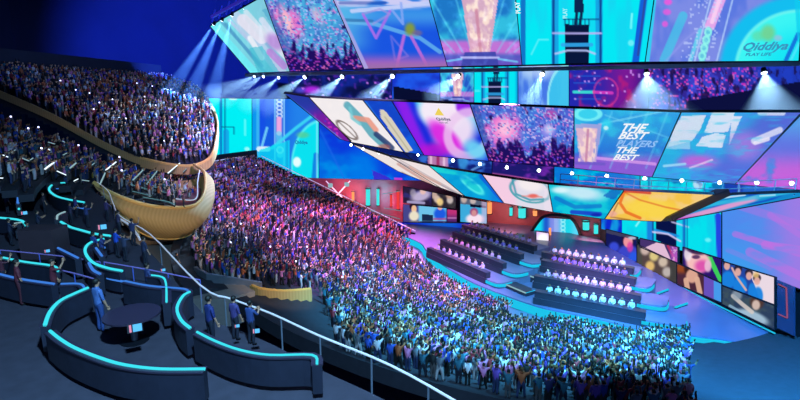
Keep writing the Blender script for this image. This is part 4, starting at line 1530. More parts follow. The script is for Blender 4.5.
def p_host(p):
    p.mix((255, 255, 255), 1 - sst(np.hypot((p.X - 543) / 8, (p.Y - 238) / 7), .4, 1.1)); p.mix((190, 110, 235), sst(p.Y, 243, 248) * .8)


screen('stage_glow_screen', 'small blinding white and violet screen between the two team benches', qa(87, (536, 231), (549, 233), (549, 249), (536, 249)), p_host, 'screen', None, (225, 180, 250), .5)
g = empty('orange_marker', 'small orange marker light standing before the arch', 'marker light')
MB().bar(ata(550, 228, 91), ata(550, 236, 91), .2, 6).build('tube', M['orange'], g)
MB().bar(ata(550, 236, 91), ata(550, 238, 91), .35, 6).build('base', M['black'], g)
# ================================================================== BENCHES, RISERS, LOUNGE
def cyl_end(c, u, v, w, l, n=10):
    """outline of a slab with a rounded end: from c back, then l along u, half circle"""
    pts = []
    for i in range(n + 1):
        t = -math.pi / 2 + math.pi * i / n
        pts.append(c + u * (l + math.cos(t) * w) + v * (math.sin(t) * w))
    return pts


ROWS_L = [((437, 245), (488, 266), 2.0, 8), ((450, 237), (504, 257), 2.8, 9), ((462, 229), (521, 248), 3.6, 10), ((471, 222), (534, 240), 4.0, 11)]
ROWS_R = [((546, 286), (637, 303), 2.0, 10), ((545, 271), (633, 287), 2.8, 11), ((552, 256), (629, 271), 3.6, 11), ((552, 248), (627, 261), 4.0, 10)]
seat_spots = []          # (position, facing angle, row label)
ORD = ['front', 'second', 'third', 'back']
for side, rows in (('far', ROWS_L), ('near', ROWS_R)):
    prevT = 1.2
    for k, (pa, pb_, T, nseat) in enumerate(rows):
        A, B = atz(pa[0], pa[1], T + 1.25), atz(pb_[0], pb_[1], T + 1.25)
        A.z = B.z = 0
        u = (B - A).normalized()
        v = Vector((-u.y, u.x, 0))
        if v.dot(-A) < 0:
            v = -v                       # towards the camera
        L = (B - A).length
        mid = (A + B) / 2
        # riser slab
        a0, b0 = A - u * 1.2, B + u * (0.9 if side == 'far' else 0.6)
        ext = 2.4 if side == 'far' else (4.2, 3.0, 2.0, 0.8)[k]
        slab = [a0 + v * 1.15, b0 + v * 1.15]
        if side == 'near' or k < 3:
            slab += [b0 + v * 1.15 + u * ext * .5, b0 + v * .9 + u * ext * .85, b0 + u * ext + v * .1, b0 + u * ext - v * 1.2]
        slab += [b0 + u * (ext if (side == 'near' or k < 3) else 0) - v * 2.6, a0 - v * 2.6]
        g = empty('bench_riser', f'{ORD[k]} tier platform of the {"right" if side == "near" else "left"} team block', 'riser', 'stepped platforms of the team blocks')
        MB().slab(slab, 1.15, T).build('platform', M['tier'], g)
        if side == 'near' or k < 3:
            led = [b0 + v * 1.2 + u * .1, b0 + v * 1.2 + u * ext * .5, b0 + v * .95 + u * ext * .88, b0 + u * (ext + .06) + v * .1, b0 + u * (ext + .06) - v * 1.2]
            MB().wallstrip([Vector((p.x, p.y, max(prevT, T - .55))) for p in smoothline(led, 4)], .38, .1).build('edge_light', M['cyan2'], g)
        # desk
        g = empty('team_desk', f'long dark desk of the {ORD[k]} row in the {"right" if side == "near" else "left"} team block', 'desk', 'long desks of the team blocks')
        c = mid + v * 1.08
        MB().box(Vector((c.x, c.y, T + .36)), u, v, Vector((0, 0, 1)), L / 2 + 1.0, .06, .36).build('front_panel', M['desk'], g)
        MB().box(Vector((c.x, c.y, T + .76)) - v * .3, u, v, Vector((0, 0, 1)), L / 2 + 1.0, .42, .04).build('desktop', M['desktop'], g)
        for s in (-1, 1):
            MB().box(Vector((c.x, c.y, T + .36)) + u * (s * (L / 2 + .97)) - v * .3, u, v, Vector((0, 0, 1)), .04, .36, .36).build('end_panel', M['desk'], g)
        f = mid + v * 1.19
        MB().box(Vector((f.x, f.y, (prevT + T) / 2)), u, v, Vector((0, 0, 1)), L / 2 + 1.1, .04, (T - prevT) / 2).build('kick_board', M['desk'], g)
        for i in range(nseat):
            p = A.lerp(B, (i + .5) / nseat)
            seat_spots.append((Vector((p.x, p.y, T)) + v * .25, math.atan2(v.y, v.x) - math.pi / 2, side, k))
        prevT = T

# stairs with lit nosings in the centre aisle
for i, (x0, y0, x1, y1, z) in enumerate(((521, 257.5, 543, 265, 2.6), (511, 269.5, 536, 278, 2.0), (500, 282, 526, 293, 1.7))):
    g = empty('aisle_step', f'{("upper", "middle", "lowest")[i]} aisle step with a pale cyan nosing between the team blocks', 'step', 'lit steps in the stage aisle')
    a, b = atz(x0, y0, z), atz(x1, y1, z)
    u = (b - a).normalized()
    v = Vector((u.y, -u.x, 0))
    v = v if v.dot(-a) > 0 else -v
    c = (a + b) / 2 - v * .9
    MB().box(Vector((c.x, c.y, (z + 1.2) / 2)), u, v, Vector((0, 0, 1)), (b - a).length / 2, .9, (z - 1.2) / 2).build('step', M['desk'], g)
    MB().bar(a + v * .03, b + v * .03, .1, 4).build('nosing', M['pale'], g)
    MB().bar(b + v * .03, b - v * 1.6, .05, 4).build('side_trim', M['cyan2'], g)
for i, pts in enumerate((((510, 257), (514, 262), (522, 262)), ((494, 269), (500, 276), (511, 278)))):
    g = empty('aisle_glow', ('upper', 'lower')[i] + ' curved cyan light where the left benches meet the aisle', 'light strip', 'curved lights at the left bench ends')
    MB().wallstrip(smoothline([atz(x, y + 2, 1.3 + .5 * (1 - i)) for x, y in pts], 4), .5, .1).build('strip', M['cyan2'], g)
g = empty('post_light', 'short cyan glowing post at the front corner of the right team block', 'light post')
MB().bar(atz(536, 289, 1.2), atz(536, 289, 1.2) + Vector((0, 0, .9)), .25, 8).build('tube', M['cyan2'], g)
MB().bar(atz(536, 289, 1.2), atz(536, 289, 1.2) + Vector((0, 0, .1)), .4, 8).build('base', M['black'], g)
# light runs on the floor beside the right block and along the portrait wall
for i, (x0, y0, x1, y1) in enumerate(((643, 262, 655, 259), (657, 295, 668, 291), (675, 309, 687, 305))):
    g = empty('floor_bar_light', ('farthest', 'middle', 'nearest')[i] + ' short cyan bar light on the floor by the portrait wall', 'bar light', 'cyan bar lights on the stage floor')
    a, b = atz(x0, y0, 1.2), atz(x1, y1, 1.2)
    MB().bar(a + Vector((0, 0, .2)), b + Vector((0, 0, .2)), .13, 6).build('tube', M['cyan2'], g)
    MB().bar(a + Vector((0, 0, .05)), b + Vector((0, 0, .05)), .1, 4).build('base', M['black'], g)
g = empty('wall_foot_light', 'thin teal light running along the foot of the portrait wall', 'light strip')
MB().wallstrip([onpl(x, y, PF) for x, y in ((632, 262), (680, 287), (722, 308), (775, 334))], .12, .1).build('strip', M['cyan2'], g)

# ------------------------------------------------ flood lamps under the middle ring and spot lamps under the upper ring
def lamp_thing(name, p, d, s, label, group):
    d = Vector(d).normalized()
    g = empty(name, label, 'stage light', group, p)
    MB().bar(-d * s * 1.1, d * s * .3, s * .55, 8, s * .8).build('housing', M['black'], g)
    MB().bar(d * s * .3, d * s * .42, s * .66, 8).build('lens', M['lamp'], g)
    MB().bar(Vector((0, 0, s * 1.7)), Vector((0, 0, 0)) - d * s * .4, s * .13, 4).build('yoke', M['steel'], g)
    return g


FL = [(351, 143), (363, 147), (379, 151), (418, 153), (453, 158.5), (480, 162), (507, 165.5), (539, 168.5), (572, 171.5), (607, 174), (645, 176.5), (682, 178.5), (720, 180.5), (757, 180.5), (792, 181)]
desc = ['white screen with the dancer', 'white screen with the dancer', 'white screen with the dancer', 'pencil screen', 'magenta swirl screen', 'magenta swirl screen', 'fireworks screen', 'fireworks screen', 'trophy on the blue screen', 'THE BEST lettering', 'end of the lettering screen', 'broken white blocks', 'pink clouds of the cyan screen', 'triangular end screen', 'tip of the triangular screen']
for i, (x, y) in enumerate(FL):
    p = onpl(x, y, (PM[0] - PM[1] * 0, PM[1]))
    s = (.42 if i > 3 else .3)
    nth = desc[:i].count(desc[i])
    which = {0: 'small white flood light below the ', 1: 'next flood light below the ', 2: 'third flood light below the '}[nth]
    lamp_thing('flood_light', p + Vector((0, 0, -.3)), -p.normalized() * .9 + Vector((0, 0, .2)), s, which + desc[i], 'flood lights along the middle ring')

SP = [((256, 76.5), (205, 97), 40, .8), ((265, 76.5), (222, 99), 40, .7), ((280, 77.5), (244, 105), 44, .9), ((306, 77), (262, 108), 62, 1.3), ((343, 76.5), (312, 104), 75, 1.2), ((393, 76), (366, 103), 90, 1.5), ((458, 76), (432, 97), 70, .9), ((541, 74), (530, 104), 75, 1.1), ((644, 73), (655, 150), 85, 2.0), ((760, 72), (780, 168), 80, 2.2)]
sdesc = ['farthest white spot lamp of the upper truss', 'spot lamp second from the far end of the upper truss', 'spot lamp above the tall cyan screen', 'bright spot lamp above the pink column screen', 'spot lamp above the violet end panel', 'spot lamp above the pencil screen', 'spot lamp in front of the small trophy', 'spot lamp above the fireworks screen', 'broad white spot lamp above the lettering screen', 'nearest white spot lamp, above the white blocks']


def haze_mat():
    m = bpy.data.materials.new('beam_haze')
    m.use_nodes = True
    nt = m.node_tree
    for n in list(nt.nodes):
        nt.nodes.remove(n)
    o = nt.nodes.new('ShaderNodeOutputMaterial')
    v = nt.nodes.new('ShaderNodeVolumeScatter')
    v.inputs['Color'].default_value = (.8, .9, 1, 1)
    v.inputs['Density'].default_value = .012
    v.inputs['Anisotropy'].default_value = 0.0
    nt.links.new(v.outputs[0], o.inputs['Volume'])
    return m


HZ = haze_mat()


def beam(p, q, half_deg, energy, color, label=None):
    """a real spot light and the thin haze it shines through (a cone of smoke from the lamp)"""
    lamp_spot('beam_lamp', p + (q - p).normalized() * .5, q, energy, color, half_deg * 2, blend=.5, radius=.12)
    d = (q - p)
    L = d.length
    r = math.tan(math.radians(half_deg)) * L
    m = MB()
    m.bar(p + d.normalized() * .45, q, .12, 16, r)
    o = m.build('haze', HZ)
    o.visible_shadow = True
    tag(o, label or 'thin stage haze lit by a spot lamp', 'haze', kind='stuff')


for i, (a, b, en, ln) in enumerate(SP):
    p = onpl(a[0], a[1], PU) + Vector((0, -.8, 0))
    lamp_thing('spot_lamp', p, (at(b[0], b[1], p.y * .92) - p), .55 if i > 2 else .4, sdesc[i], 'spot lamps under the upper ring')
    q = at(b[0], b[1], p.y * (.90 if i < 8 else .70))
    beam(p, q, 11 if i < 8 else 13, en * (1900 if i < 8 else 2000), (.38, .68, 1.0))
# beams from the slanting top truss
for i, (a, b) in enumerate((((214, 24), (165, 100)), ((222, 20), (188, 100)), ((232, 15), (212, 98)), ((244, 8), (236, 70)))):
    p, q = at(a[0], a[1], 86), at(b[0], b[1], 90)
    lamp_thing('top_lamp', p, q - p, .4, ('lowest', 'second', 'third', 'highest')[i] + ' lamp on the slanting violet truss', 'lamps on the slanting truss')
    if i < 3:
        beam(p, q, 6, 320000, (.10, .30, 1.0))

# ------------------------------------------------ lounge counters with lit edges
def counter(name, pxs, mt, label, z=17.2, h=1.0, r=.055, two=None, group='curved lounge counters with lit edges'):
    pts = smoothline([atz(x, y, z) for x, y in pxs], 4)
    g = empty(name, label, 'counter', group)
    MB().wallstrip([Vector((p.x, p.y, z - h)) for p in pts], h - .06, .3).build('body', M['leather'], g)
    MB().wallstrip([Vector((p.x, p.y, z - .06)) for p in pts], .05, .36).build('top', M['desktop'], g)
    MB().tube(pts, r, 6).build('edge_light', M[mt], g)
    if two:
        MB().tube([Vector((p.x, p.y, z - .45)) + Vector((p.x, p.y, 0)).normalized() * -.2 for p in pts], r * .8, 6).build('lower_light', M[two], g)
    return g


counter('lounge_counter', [(88, 288), (74, 294), (60, 301), (50, 312), (45, 325)], 'cyan', 'short curving cyan edged counter nearest the man in the blue shirt', r=.07)
counter('lounge_counter', [(50, 331), (60, 339), (75, 348), (100, 358), (125, 365), (160, 369), (205, 369)], 'cyan', 'long sweeping cyan counter lowest in the lounge', r=.055)
counter('lounge_counter', [(190, 292), (183, 296), (177, 308), (181, 320), (190, 328)], 'cyan', 'hook shaped cyan counter below the pale deck rail', r=.06)
counter('lounge_counter', [(197, 332), (215, 341), (240, 350), (270, 355), (312, 355), (317, 364)], 'cyan', 'cyan edged counter running out from the hook shaped one', r=.045)
counter('lounge_counter', [(0, 257), (25, 262), (53, 266), (58, 271)], 'cyan', 'straight cyan counter behind the two maroon clad guests', r=.06)
counter('lounge_counter', [(-5, 273), (20, 279), (54, 284)], 'blue', 'blue edged counter at the feet of the maroon clad guests', r=.06)
counter('lounge_counter', [(61, 284), (80, 284), (85, 289)], 'blue', 'short blue edged counter with a bent corner', r=.05)
counter('lounge_counter', [(125, 281), (150, 286), (184, 289), (188, 293)], 'blue', 'long blue edged counter behind the hook shaped one', r=.05)
counter('lounge_counter', [(148, 275), (162, 277), (166, 284), (166.5, 302)], 'cyan', 'bent cyan counter between the long blue one and the deck rail', r=.045)
counter('lounge_counter', [(104, 239), (90, 243), (85, 251), (92, 262), (107, 268), (122, 271)], 'cyan', 'cyan C shaped counter round the seated guests in blue', r=.075, two='blue')
counter('lounge_counter', [(61, 222), (70, 227), (80, 230), (95, 234), (110, 236)], 'cyan', 'cyan counter in front of the glowing tablet', r=.085)
counter('lounge_counter', [(65, 212), (58, 215), (57, 219)], 'pale', 'stub of a pale lit counter beside the dark pillar', r=.07)
counter('lounge_counter', [(65, 183), (54, 184), (49, 189.5), (56, 196), (70, 200), (84, 202.5)], 'cyan', 'oval cyan topped lounge table on the upper deck', r=.09, two='blue')
counter('lounge_counter', [(0, 218), (22, 221), (28, 231)], 'cyan', 'bent cyan counter at the edge of the upper lounge', r=.085)
counter('lounge_counter', [(14, 223.5), (22, 222.5)], 'pale', 'little pale lit ledge under the bent counter', r=.05)
counter('lounge_counter', [(0, 172), (12, 175), (18, 184), (18, 203)], 'blue', 'blue edged booth end at the far left of the lounge', r=.1, two='cyan')
counter('lounge_counter', [(0, 181), (8, 183)], 'cyan', 'tiny cyan ledge inside the blue edged booth', r=.09)
counter('lounge_counter', [(96, 248), (102, 256)], 'blue', 'tiny blue edged shelf inside the C shaped counter', r=.06)
counter('lounge_counter', [(58, 248), (78, 258)], 'blue', 'short blue edged counter near the pink phone glow', r=.06)
counter('lounge_counter', [(89, 263), (93, 270), (100, 274)], 'blue', 'small curved blue counter above the man in the blue shirt', r=.07)
# thin glass partitions
for i, (pts) in enumerate((((0, 250), (60, 256), (100, 262)), ((104, 262), (150, 270), (200, 280)), ((8, 262), (60, 270), (95, 279)))):
    g = empty('glass_partition', ('upper', 'right', 'lower')[i] + ' low glass partition with a thin violet rail in the lounge', 'partition', 'glass partitions of the lounge')
    pp = smoothline([atz(x, y, 17.0) for x, y in pts], 3)
    MB().tube(pp, .03, 5).build('rail', mat('violet_rail', rgb(110, 110, 190), .4, emit=.35), g)
    for p in pp[::2]:
        MB().bar((p.x, p.y, DZ), p, .025, 5).build('post', mat('blue_post', rgb(60, 90, 190), .4, emit=.25), g)
g = empty('dark_pillar', 'broad dark brown pillar standing between the lounge booths', 'pillar')
pb0 = atz(42, 262, DZ)
MB().slab([pb0 + Vector((-1.0, 1.2, 0)), pb0 + Vector((.9, 1.2, 0)), pb0 + Vector((.9, -.2, 0)), pb0 + Vector((-1.0, -.2, 0))], DZ, 17.9).build('shaft', mat('pillar_brown', rgb(62, 46, 56), .7, noise=.2), g)
MB().slab([pb0 + Vector((-1.1, 1.3, 0)), pb0 + Vector((1.0, 1.3, 0)), pb0 + Vector((1.0, -.3, 0)), pb0 + Vector((-1.1, -.3, 0))], DZ, 16.2).build('base', M['black'], g)

# tablets and phones glowing in the lounge
for (x, y, z, s, lab) in ((135, 328, 17.25, .3, 'large bright blue tablet screen lying on the low lounge table'), (102, 227, 17.2, .34, 'pink and blue glowing tablet on the cyan counter'), (47, 251, 17.2, .17, 'small phone glowing pink near the dark pillar'), (24, 213, 17.4, .25, 'small tablet glowing pink in the upper booth'), (256, 331, 17.0, .17, 'blue glowing phone held near the hook shaped counter'), (237, 326, 17.0, .12, 'dim violet phone beside the blue glowing one'), (163, 270, 17.1, .14, 'small phone glowing by the deck rail')):
    p = atz(x, y, z)
    g = empty('tablet', lab, 'tablet', None, p)
    d = (EYE - p).normalized()
    u = d.cross(Vector((0, 0, 1))).normalized()
    w = u.cross(d)
    s *= .8
    MB().box(Vector((0, 0, 0)), u, w, d, s, s * .62, .03).build('body', M['black'], g)
    MB().box(d * .035 - u * s * .3, u, w, d, s * .58, s * .52, .008).build('display', mat_led('display_blue', rgb(90, 190, 255), 1.2), g)
    MB().box(d * .035 + u * s * .6, u, w, d, s * .14, s * .52, .008).build('display_edge', mat_led('display_pink', rgb(235, 150, 190), 1.0), g)
for (x, y, z) in ((135, 341, DZ),):
    p = atz(x, y, z)
    g = empty('lounge_table', 'low round lounge table under the bright tablet', 'table', None, p)
    MB().bar((0, 0, 0), (0, 0, 1.05), .12, 8).build('stem', M['steel'], g)
    MB().bar((0, 0, 1.05), (0, 0, 1.12), 1.0, 20).build('table_top', M['desktop'], g)
    MB().bar((0, 0, 0), (0, 0, .05), .5, 16).build('base', M['black'], g)

# step lights of the middle balcony: slanting white-cyan strips
SL = [((45, 169, 57, 160), 1), ((70, 168, 76, 163), 1), ((100, 184, 105, 173), 1), ((106, 170, 116, 162), 1), ((133, 180, 143, 170), 1), ((147, 184, 157, 171), 1), ((168, 173, 180, 163), 1), ((183, 172, 187, 168), 0),
      ((30, 160, 33, 158), 0), ((0, 178, 3, 178), 0), ((12, 153, 15, 150), 0), ((29, 161, 22, 158), 0), ((46, 148, 50, 150), 0), ((48, 142, 55, 144), 0), ((62, 141, 67, 143), 0), ((57, 171, 66, 175), 0), ((80, 160, 84, 156), 0), ((92, 165, 96, 162), 0), ((3, 155, 8, 157), 0), ((63, 155, 67, 153), 0), ((120, 172, 127, 170), 0), ((74, 181, 78, 179), 0), ((82, 180, 89, 181), 0)]


def tread_point(px, py, dz=.25):
    """where the ray of a pixel meets the raked surface of the middle balcony"""
    d = ray(px, py)
    for k in range(400):
        t = 40 + k * .15
        p = EYE + d * t
        r = math.hypot(p.x - S.x, p.y - S.y)
        if p.z < T_Z0 + (r - T_R0) / T_DR * T_DZ + dz:
            return p
    return EYE + d * 66


small_ = sorted(range(8, len(SL)), key=lambda k: SL[k][0][0])
O_ = 'first second third fourth fifth sixth seventh eighth ninth tenth eleventh twelfth thirteenth fourteenth fifteenth'.split()
for i, ((x0, y0, x1, y1), big) in enumerate(SL):
    a, b = tread_point(x0, y0, 1.6), tread_point(x1, y1, 1.6)
    lab = ('bright slanting step light' if big else 'small pale step light')
    where = ['above the upper booth', 'left of the yellow clad guest', 'just left of the prow end', 'behind the yellow clad guest', 'behind the red clad front guest', 'in the middle of the prow', 'next to the golden parapet above', 'at the prow tip']
    g = empty('step_light', f'{lab} {where[i]}' if i < 8 else f'small pale step light among the dark guests, {O_[small_.index(i)]} from left', 'step light', 'step lights of the middle balcony' if i < 8 else 'small step lights among the dark guests')
    MB().bar(a, b, .07 if big else .04, 5).build('strip', M['pale'] if i % 3 else M['white'], g)
    MB().bar(a - Vector((0, 0, .2)), b - Vector((0, 0, .2)), .06, 4).build('base', M['black'], g)
# rows of thin white bench edges in the prow
for i, (x0, y0, x1, y1) in enumerate(((126, 183, 150, 190), (132, 191, 152, 196), (143, 197, 170, 202), (160, 191, 172, 194), (152, 186, 160, 188), (120, 177, 130, 180), (162, 200, 175, 204))):
    g = empty('bench_edge', 'thin dim white bench edge in the prow, ' + ('longest of the left ones', 'lower one on the left', 'longest and lowest in the middle', 'short one at the right', 'shortest, highest in the middle', 'topmost at the left', 'lowest at the right')[i], 'bench', 'bench edges in the prow')
    a, b = tread_point(x0, y0, .9), tread_point(x1, y1, .9)
    MB().bar(a, b, .05, 4).build('edge', M['dim'], g)
    MB().bar(a - Vector((0, 0, .25)), b - Vector((0, 0, .25)), .1, 4).build('seat', M['black'], g)
# ================================================================== PEOPLE
def sk_person(pose='stand', detail=0):
    """joints, edges, radii, bone tags; height 1.75, facing +y"""
    J = {}
    sit = pose == 'sit'
    hz = .5 if sit else .93
    J['pelvis'] = (0, 0, hz, .135)
    J['waist'] = (0, .0, hz + .17, .12)
    J['chest'] = (0, .01, hz + .36, .145)
    J['neckb'] = (0, 0, hz + .52, .075)
    J['neck'] = (0, .015, hz + .59, .055)
    J['jaw'] = (0, .03, hz + .66, .078)
    J['brow'] = (0, .02, hz + .75, .098)
    J['crown'] = (0, .01, hz + .82, .06)
    arms = {'stand': (((.24, .02, -.26), (.25, .10, -.50), (.25, .14, -.60)),) * 2,
            'cheer': (((.30, .04, .20), (.27, .08, .50), (.26, .08, .62)),) * 2,
            'wide': (((.38, .04, .10), (.50, .10, .36), (.54, .10, .47)),) * 2,
            'phone': (((.24, .02, -.26), (.25, .10, -.50), (.25, .14, -.60)), ((.26, .22, -.02), (.22, .36, .22), (.20, .38, .33))),
            'clap': (((.25, .12, -.20), (.08, .36, -.12), (.03, .42, -.06)),) * 2,
            'point': (((.24, .02, -.26), (.22, .10, -.50), (.22, .14, -.60)), ((.28, .18, .16), (.26, .32, .42), (.25, .34, .54))),
            'sit': (((.25, .10, -.24), (.20, .36, -.26), (.18, .46, -.26)),) * 2}[pose]
    sz = hz + .48
    for s, (el, wr, ha) in ((-1, arms[0]), (1, arms[1])):
        n = 'l' if s < 0 else 'r'
        J['sh' + n] = (s * .175, 0, sz, .068)
        J['el' + n] = (s * el[0], el[1], sz + el[2], .047)
        J['wr' + n] = (s * wr[0], wr[1], sz + wr[2], .033)
        J['ha' + n] = (s * ha[0], ha[1], sz + ha[2], .04)
        if sit:
            leg = ((.1, .02, .48), (.12, .46, .5), (.12, .46, .1), (.12, .60, .05))
        elif pose in ('wide', 'point'):
            leg = ((.09, 0, .88), (.15, .06 * s, .49), (.18, .10 * s, .09), (.19, .10 * s + .14, .04))
        else:
            leg = ((.09, 0, .88), (.10, .02, .49), (.10, -.02, .09), (.12, .13, .04))
        for nm, q, r in zip(('hip', 'kn', 'an', 'to'), leg, (.098, .068, .05, .042)):
            J[nm + n] = (s * q[0], q[1], q[2], r)
    E = [('pelvis', 'waist', 1), ('waist', 'chest', 1), ('chest', 'neckb', 1), ('neckb', 'neck', 0), ('neck', 'jaw', 0), ('jaw', 'brow', 0), ('brow', 'crown', 3)]
    for n in 'lr':
        E += [('chest', 'sh' + n, 1), ('sh' + n, 'el' + n, 1), ('el' + n, 'wr' + n, 0), ('wr' + n, 'ha' + n, 0), ('pelvis', 'hip' + n, 2), ('hip' + n, 'kn' + n, 2), ('kn' + n, 'an' + n, 2), ('an' + n, 'to' + n, 3)]
    return J, E


def skin_mesh(P, edges, rad, sub, root=0):
    me = bpy.data.meshes.new('tmp')
    me.from_pydata([p[:3] for p in P], edges, [])
    ob = bpy.data.objects.new('tmp', me)
    COL.objects.link(ob)
    md = ob.modifiers.new('s', 'SKIN')
    sv = me.skin_vertices[0].data
    for i, r in enumerate(rad):
        sv[i].radius = (r, r)
        sv[i].use_root = (i == root)
    md.use_smooth_shade = True
    if sub:
        s2 = ob.modifiers.new('d', 'SUBSURF')
        s2.levels = sub
    dg = bpy.context.evaluated_depsgraph_get()
    dg.update()
    ev = ob.evaluated_get(dg)
    m2 = bpy.data.meshes.new_from_object(ev)
    V = np.array([v.co[:] for v in m2.vertices])
    Fc = [tuple(p.vertices) for p in m2.polygons]
    bpy.data.objects.remove(ob)
    bpy.data.meshes.remove(m2)
    return V, Fc


def person_geo(pose, sub=0, detail=False):
    J, E = sk_person(pose)
    names = list(J)
    idx = {n: i for i, n in enumerate(names)}
    V, Fc = skin_mesh([J[n] for n in names], [(idx[a], idx[b]) for a, b, _ in E], [J[n][3] for n in names], sub)
    segs = [(np.array(J[a][:3]), np.array(J[b][:3]), t, (J[a][3] + J[b][3]) / 2) for a, b, t in E]
    tags = []
    for f in Fc:
        c = V[list(f)].mean(0)
        best, bt = 1e9, 0
        for a, b, t, r in segs:
            d = b - a
            u = np.clip(np.dot(c - a, d) / np.dot(d, d), 0, 1)
            dd = np.linalg.norm(c - a - u * d) - r
            if dd < best:
                best, bt = dd, t
        hz = J['pelvis'][2]
        if bt == 0 and c[2] > hz + .66 and (c[1] < .02 or c[2] > hz + .80):
            bt = 3
        if bt == 1 and abs(c[2] - hz) < .12 and abs(c[0]) < .2:
            bt = 2 if c[2] < hz + .02 else 1
        tags.append(bt)
    if detail:
        # fingers, thumb, nose and ears grown from the same body
        V = list(map(tuple, V))
        for s, n in ((-1, 'l'), (1, 'r')):
            wr, ha = Vector(J['wr' + n][:3]), Vector(J['ha' + n][:3])
            d = (ha - wr).normalized()
            side = Vector((0, 1, 0)) - d * d.y
            side.normalize()
            nrm = d.cross(side)
            for k in range(4):
                L = (.07, .085, .08, .06)[k]
                b = ha + side * ((1.5 - k) * .020)
                pts = [b - d * .01, b + d * L * .5 + nrm * s * .004, b + d * L * .85 + nrm * s * .02]
                v2, f2 = skin_mesh([tuple(p) for p in pts], [(0, 1), (1, 2)], [.010, .009, .007], 0)
                o = len(V)
                V += list(map(tuple, v2))
                Fc += [tuple(o + i for i in f) for f in f2]
                tags += [0] * len(f2)
            b = ha - d * .05 + side * .03
            v2, f2 = skin_mesh([tuple(b), tuple(b + side * .03 + d * .03), tuple(b + side * .035 + d * .06)], [(0, 1), (1, 2)], [.012, .011, .008], 0)
            o = len(V)
            V += list(map(tuple, v2))
            Fc += [tuple(o + i for i in f) for f in f2]
            tags += [0] * len(f2)
        V = np.array(V)
    return V, Fc, tags


POSES = ['stand', 'cheer', 'wide', 'phone', 'clap', 'point']
GEO = {p: person_geo(p, 0) for p in POSES + ['sit']}
GEOD = {p: person_geo(p, 1, True) for p in ('stand', 'phone', 'clap', 'sit')}


def person_mesh(name, geo, mats=True):
    V, Fc, tags = geo
    me = bpy.data.meshes.new(name)
    me.from_pydata(V.tolist(), [], Fc)
    for k in ('skin', 'shirt', 'trousers', 'hair'):
        me.materials.append(M[k])
    me.polygons.foreach_set('material_index', tags)
    me.polygons.foreach_set('use_smooth', [True] * len(Fc))
    return me


PM_ = {p: person_mesh('body', g) for p, g in GEO.items()}
SHIRTS = [('blue', (50, 90, 200)), ('navy', (28, 36, 90)), ('red', (165, 50, 66)), ('pink', (225, 130, 190)), ('white', (225, 225, 240)), ('orange', (190, 100, 62)),
          ('black', (24, 24, 32)), ('grey', (110, 115, 130)), ('violet', (120, 80, 190)), ('teal', (44, 104, 130))]
POSEW = {'stand': 'standing with arms down', 'cheer': 'with both arms straight up', 'wide': 'with arms spread high', 'phone': 'holding one hand up to film', 'clap': 'clapping', 'point': 'raising one arm'}

# ---- candidate places
cands = []


CLEAR = [[(238, 282), (318, 287), (338, 340), (300, 340), (225, 305)], [(140, 236), (186, 238), (200, 274), (240, 284), (240, 320), (180, 300), (130, 270)]]


def in_poly(x, y, pts):
    c = False
    for i in range(len(pts)):
        (x1, y1), (x2, y2) = pts[i], pts[(i + 1) % len(pts)]
        if (y1 > y) != (y2 > y) and x < (x2 - x1) * (y - y1) / (y2 - y1) + x1:
            c = not c
    return c


def add(p, zone, weights, face=None):
    x, y = proj([p[0], p[1], p[2] + 1.2])
    if not (-8 < x[0] < 808 and 40 < y[0] < 430):
        return
    if zone in ('bowl', 'floor') and x[0] > 690:
        return
    pose = R.choices(POSES, weights)[0]
    a = math.atan2(S.y - p[1], S.x - p[0]) - math.pi / 2 if face is None else face
    if zone == 'bowl':
        for hh in (.3, 1.2):
            qx, qy = proj([p[0], p[1], p[2] + hh])
            if any(in_poly(qx[0], qy[0], pl) for pl in CLEAR):
                return
    cands.append(dict(p=Vector(p), zone=zone, pose=pose, rz=a + R.uniform(-.35, .35), s=R.uniform(1.0, 1.14), shirt=R.randrange(len(SHIRTS)), px=x[0], py=y[0]))


WJ = [3, 6, 3, 2, 2, 4]
WS = [7, 1, 1, 2, 3, 1]
for (r, z, a0, a1) in bowl_rows():
    L = math.radians(a1 - a0 - 1.5) * r
    n = int(L / .8)
    for i in range(n):
        if R.random() < .07:
            continue
        a = a0 + 1.0 + (a1 - a0 - 1.5) * (i + R.uniform(-.3, .3)) / n
        add(pol(r + R.uniform(-.2, .2), a, z), 'bowl', WJ)
for k in range(9):                         # floor guests in front of the stage
    for i in range(150):
        a = 153 + i * .97 + R.uniform(-.3, .3)
        p = pol(18.6 + k * .95 + R.uniform(-.2, .2), a, 0.0)
        inside = False
        x, y = proj([p])
        # keep off the stage: compare with the stage edge seen from the centre
        de = min((Vector((e.x, e.y, 0)) - p).length for e in EDGE_S)
        near = min(EDGE_S, key=lambda e: (Vector((e.x, e.y, 0)) - p).length)
        if (p - S).length < (Vector((near.x, near.y, 0)) - S).length + .7 or de < 2.5:
            continue
        if 508 < x[0] < 548 and y[0] < 352:
            continue
        if R.random() < .12:
            continue
        add(p, 'floor', WJ)
for (a, b, z) in UB[1:-1]:
    L = (b - a).length
    n = int(L / .75)
    for i in range(1, n):
        if R.random() < .08:
            continue
        p = a.lerp(b, (i + R.uniform(-.3, .3)) / n)
        add((p.x, p.y - R.uniform(0, .2), z), 'upper', WS)
for (r, z, a0, a1) in TB:
    n = int(math.radians(a1 - a0) * r / .85)
    for i in range(n):
        if R.random() < .25:
            continue
        a = a0 + .6 + (a1 - a0 - 1) * (i + R.uniform(-.3, .3)) / n
        add(pol(r + .1, a, z), 'middle', WS)

# the prow's front guests in pale trousers
bpy.context.view_layer.update()
dg = bpy.context.evaluated_depsgraph_get()
dg.update()


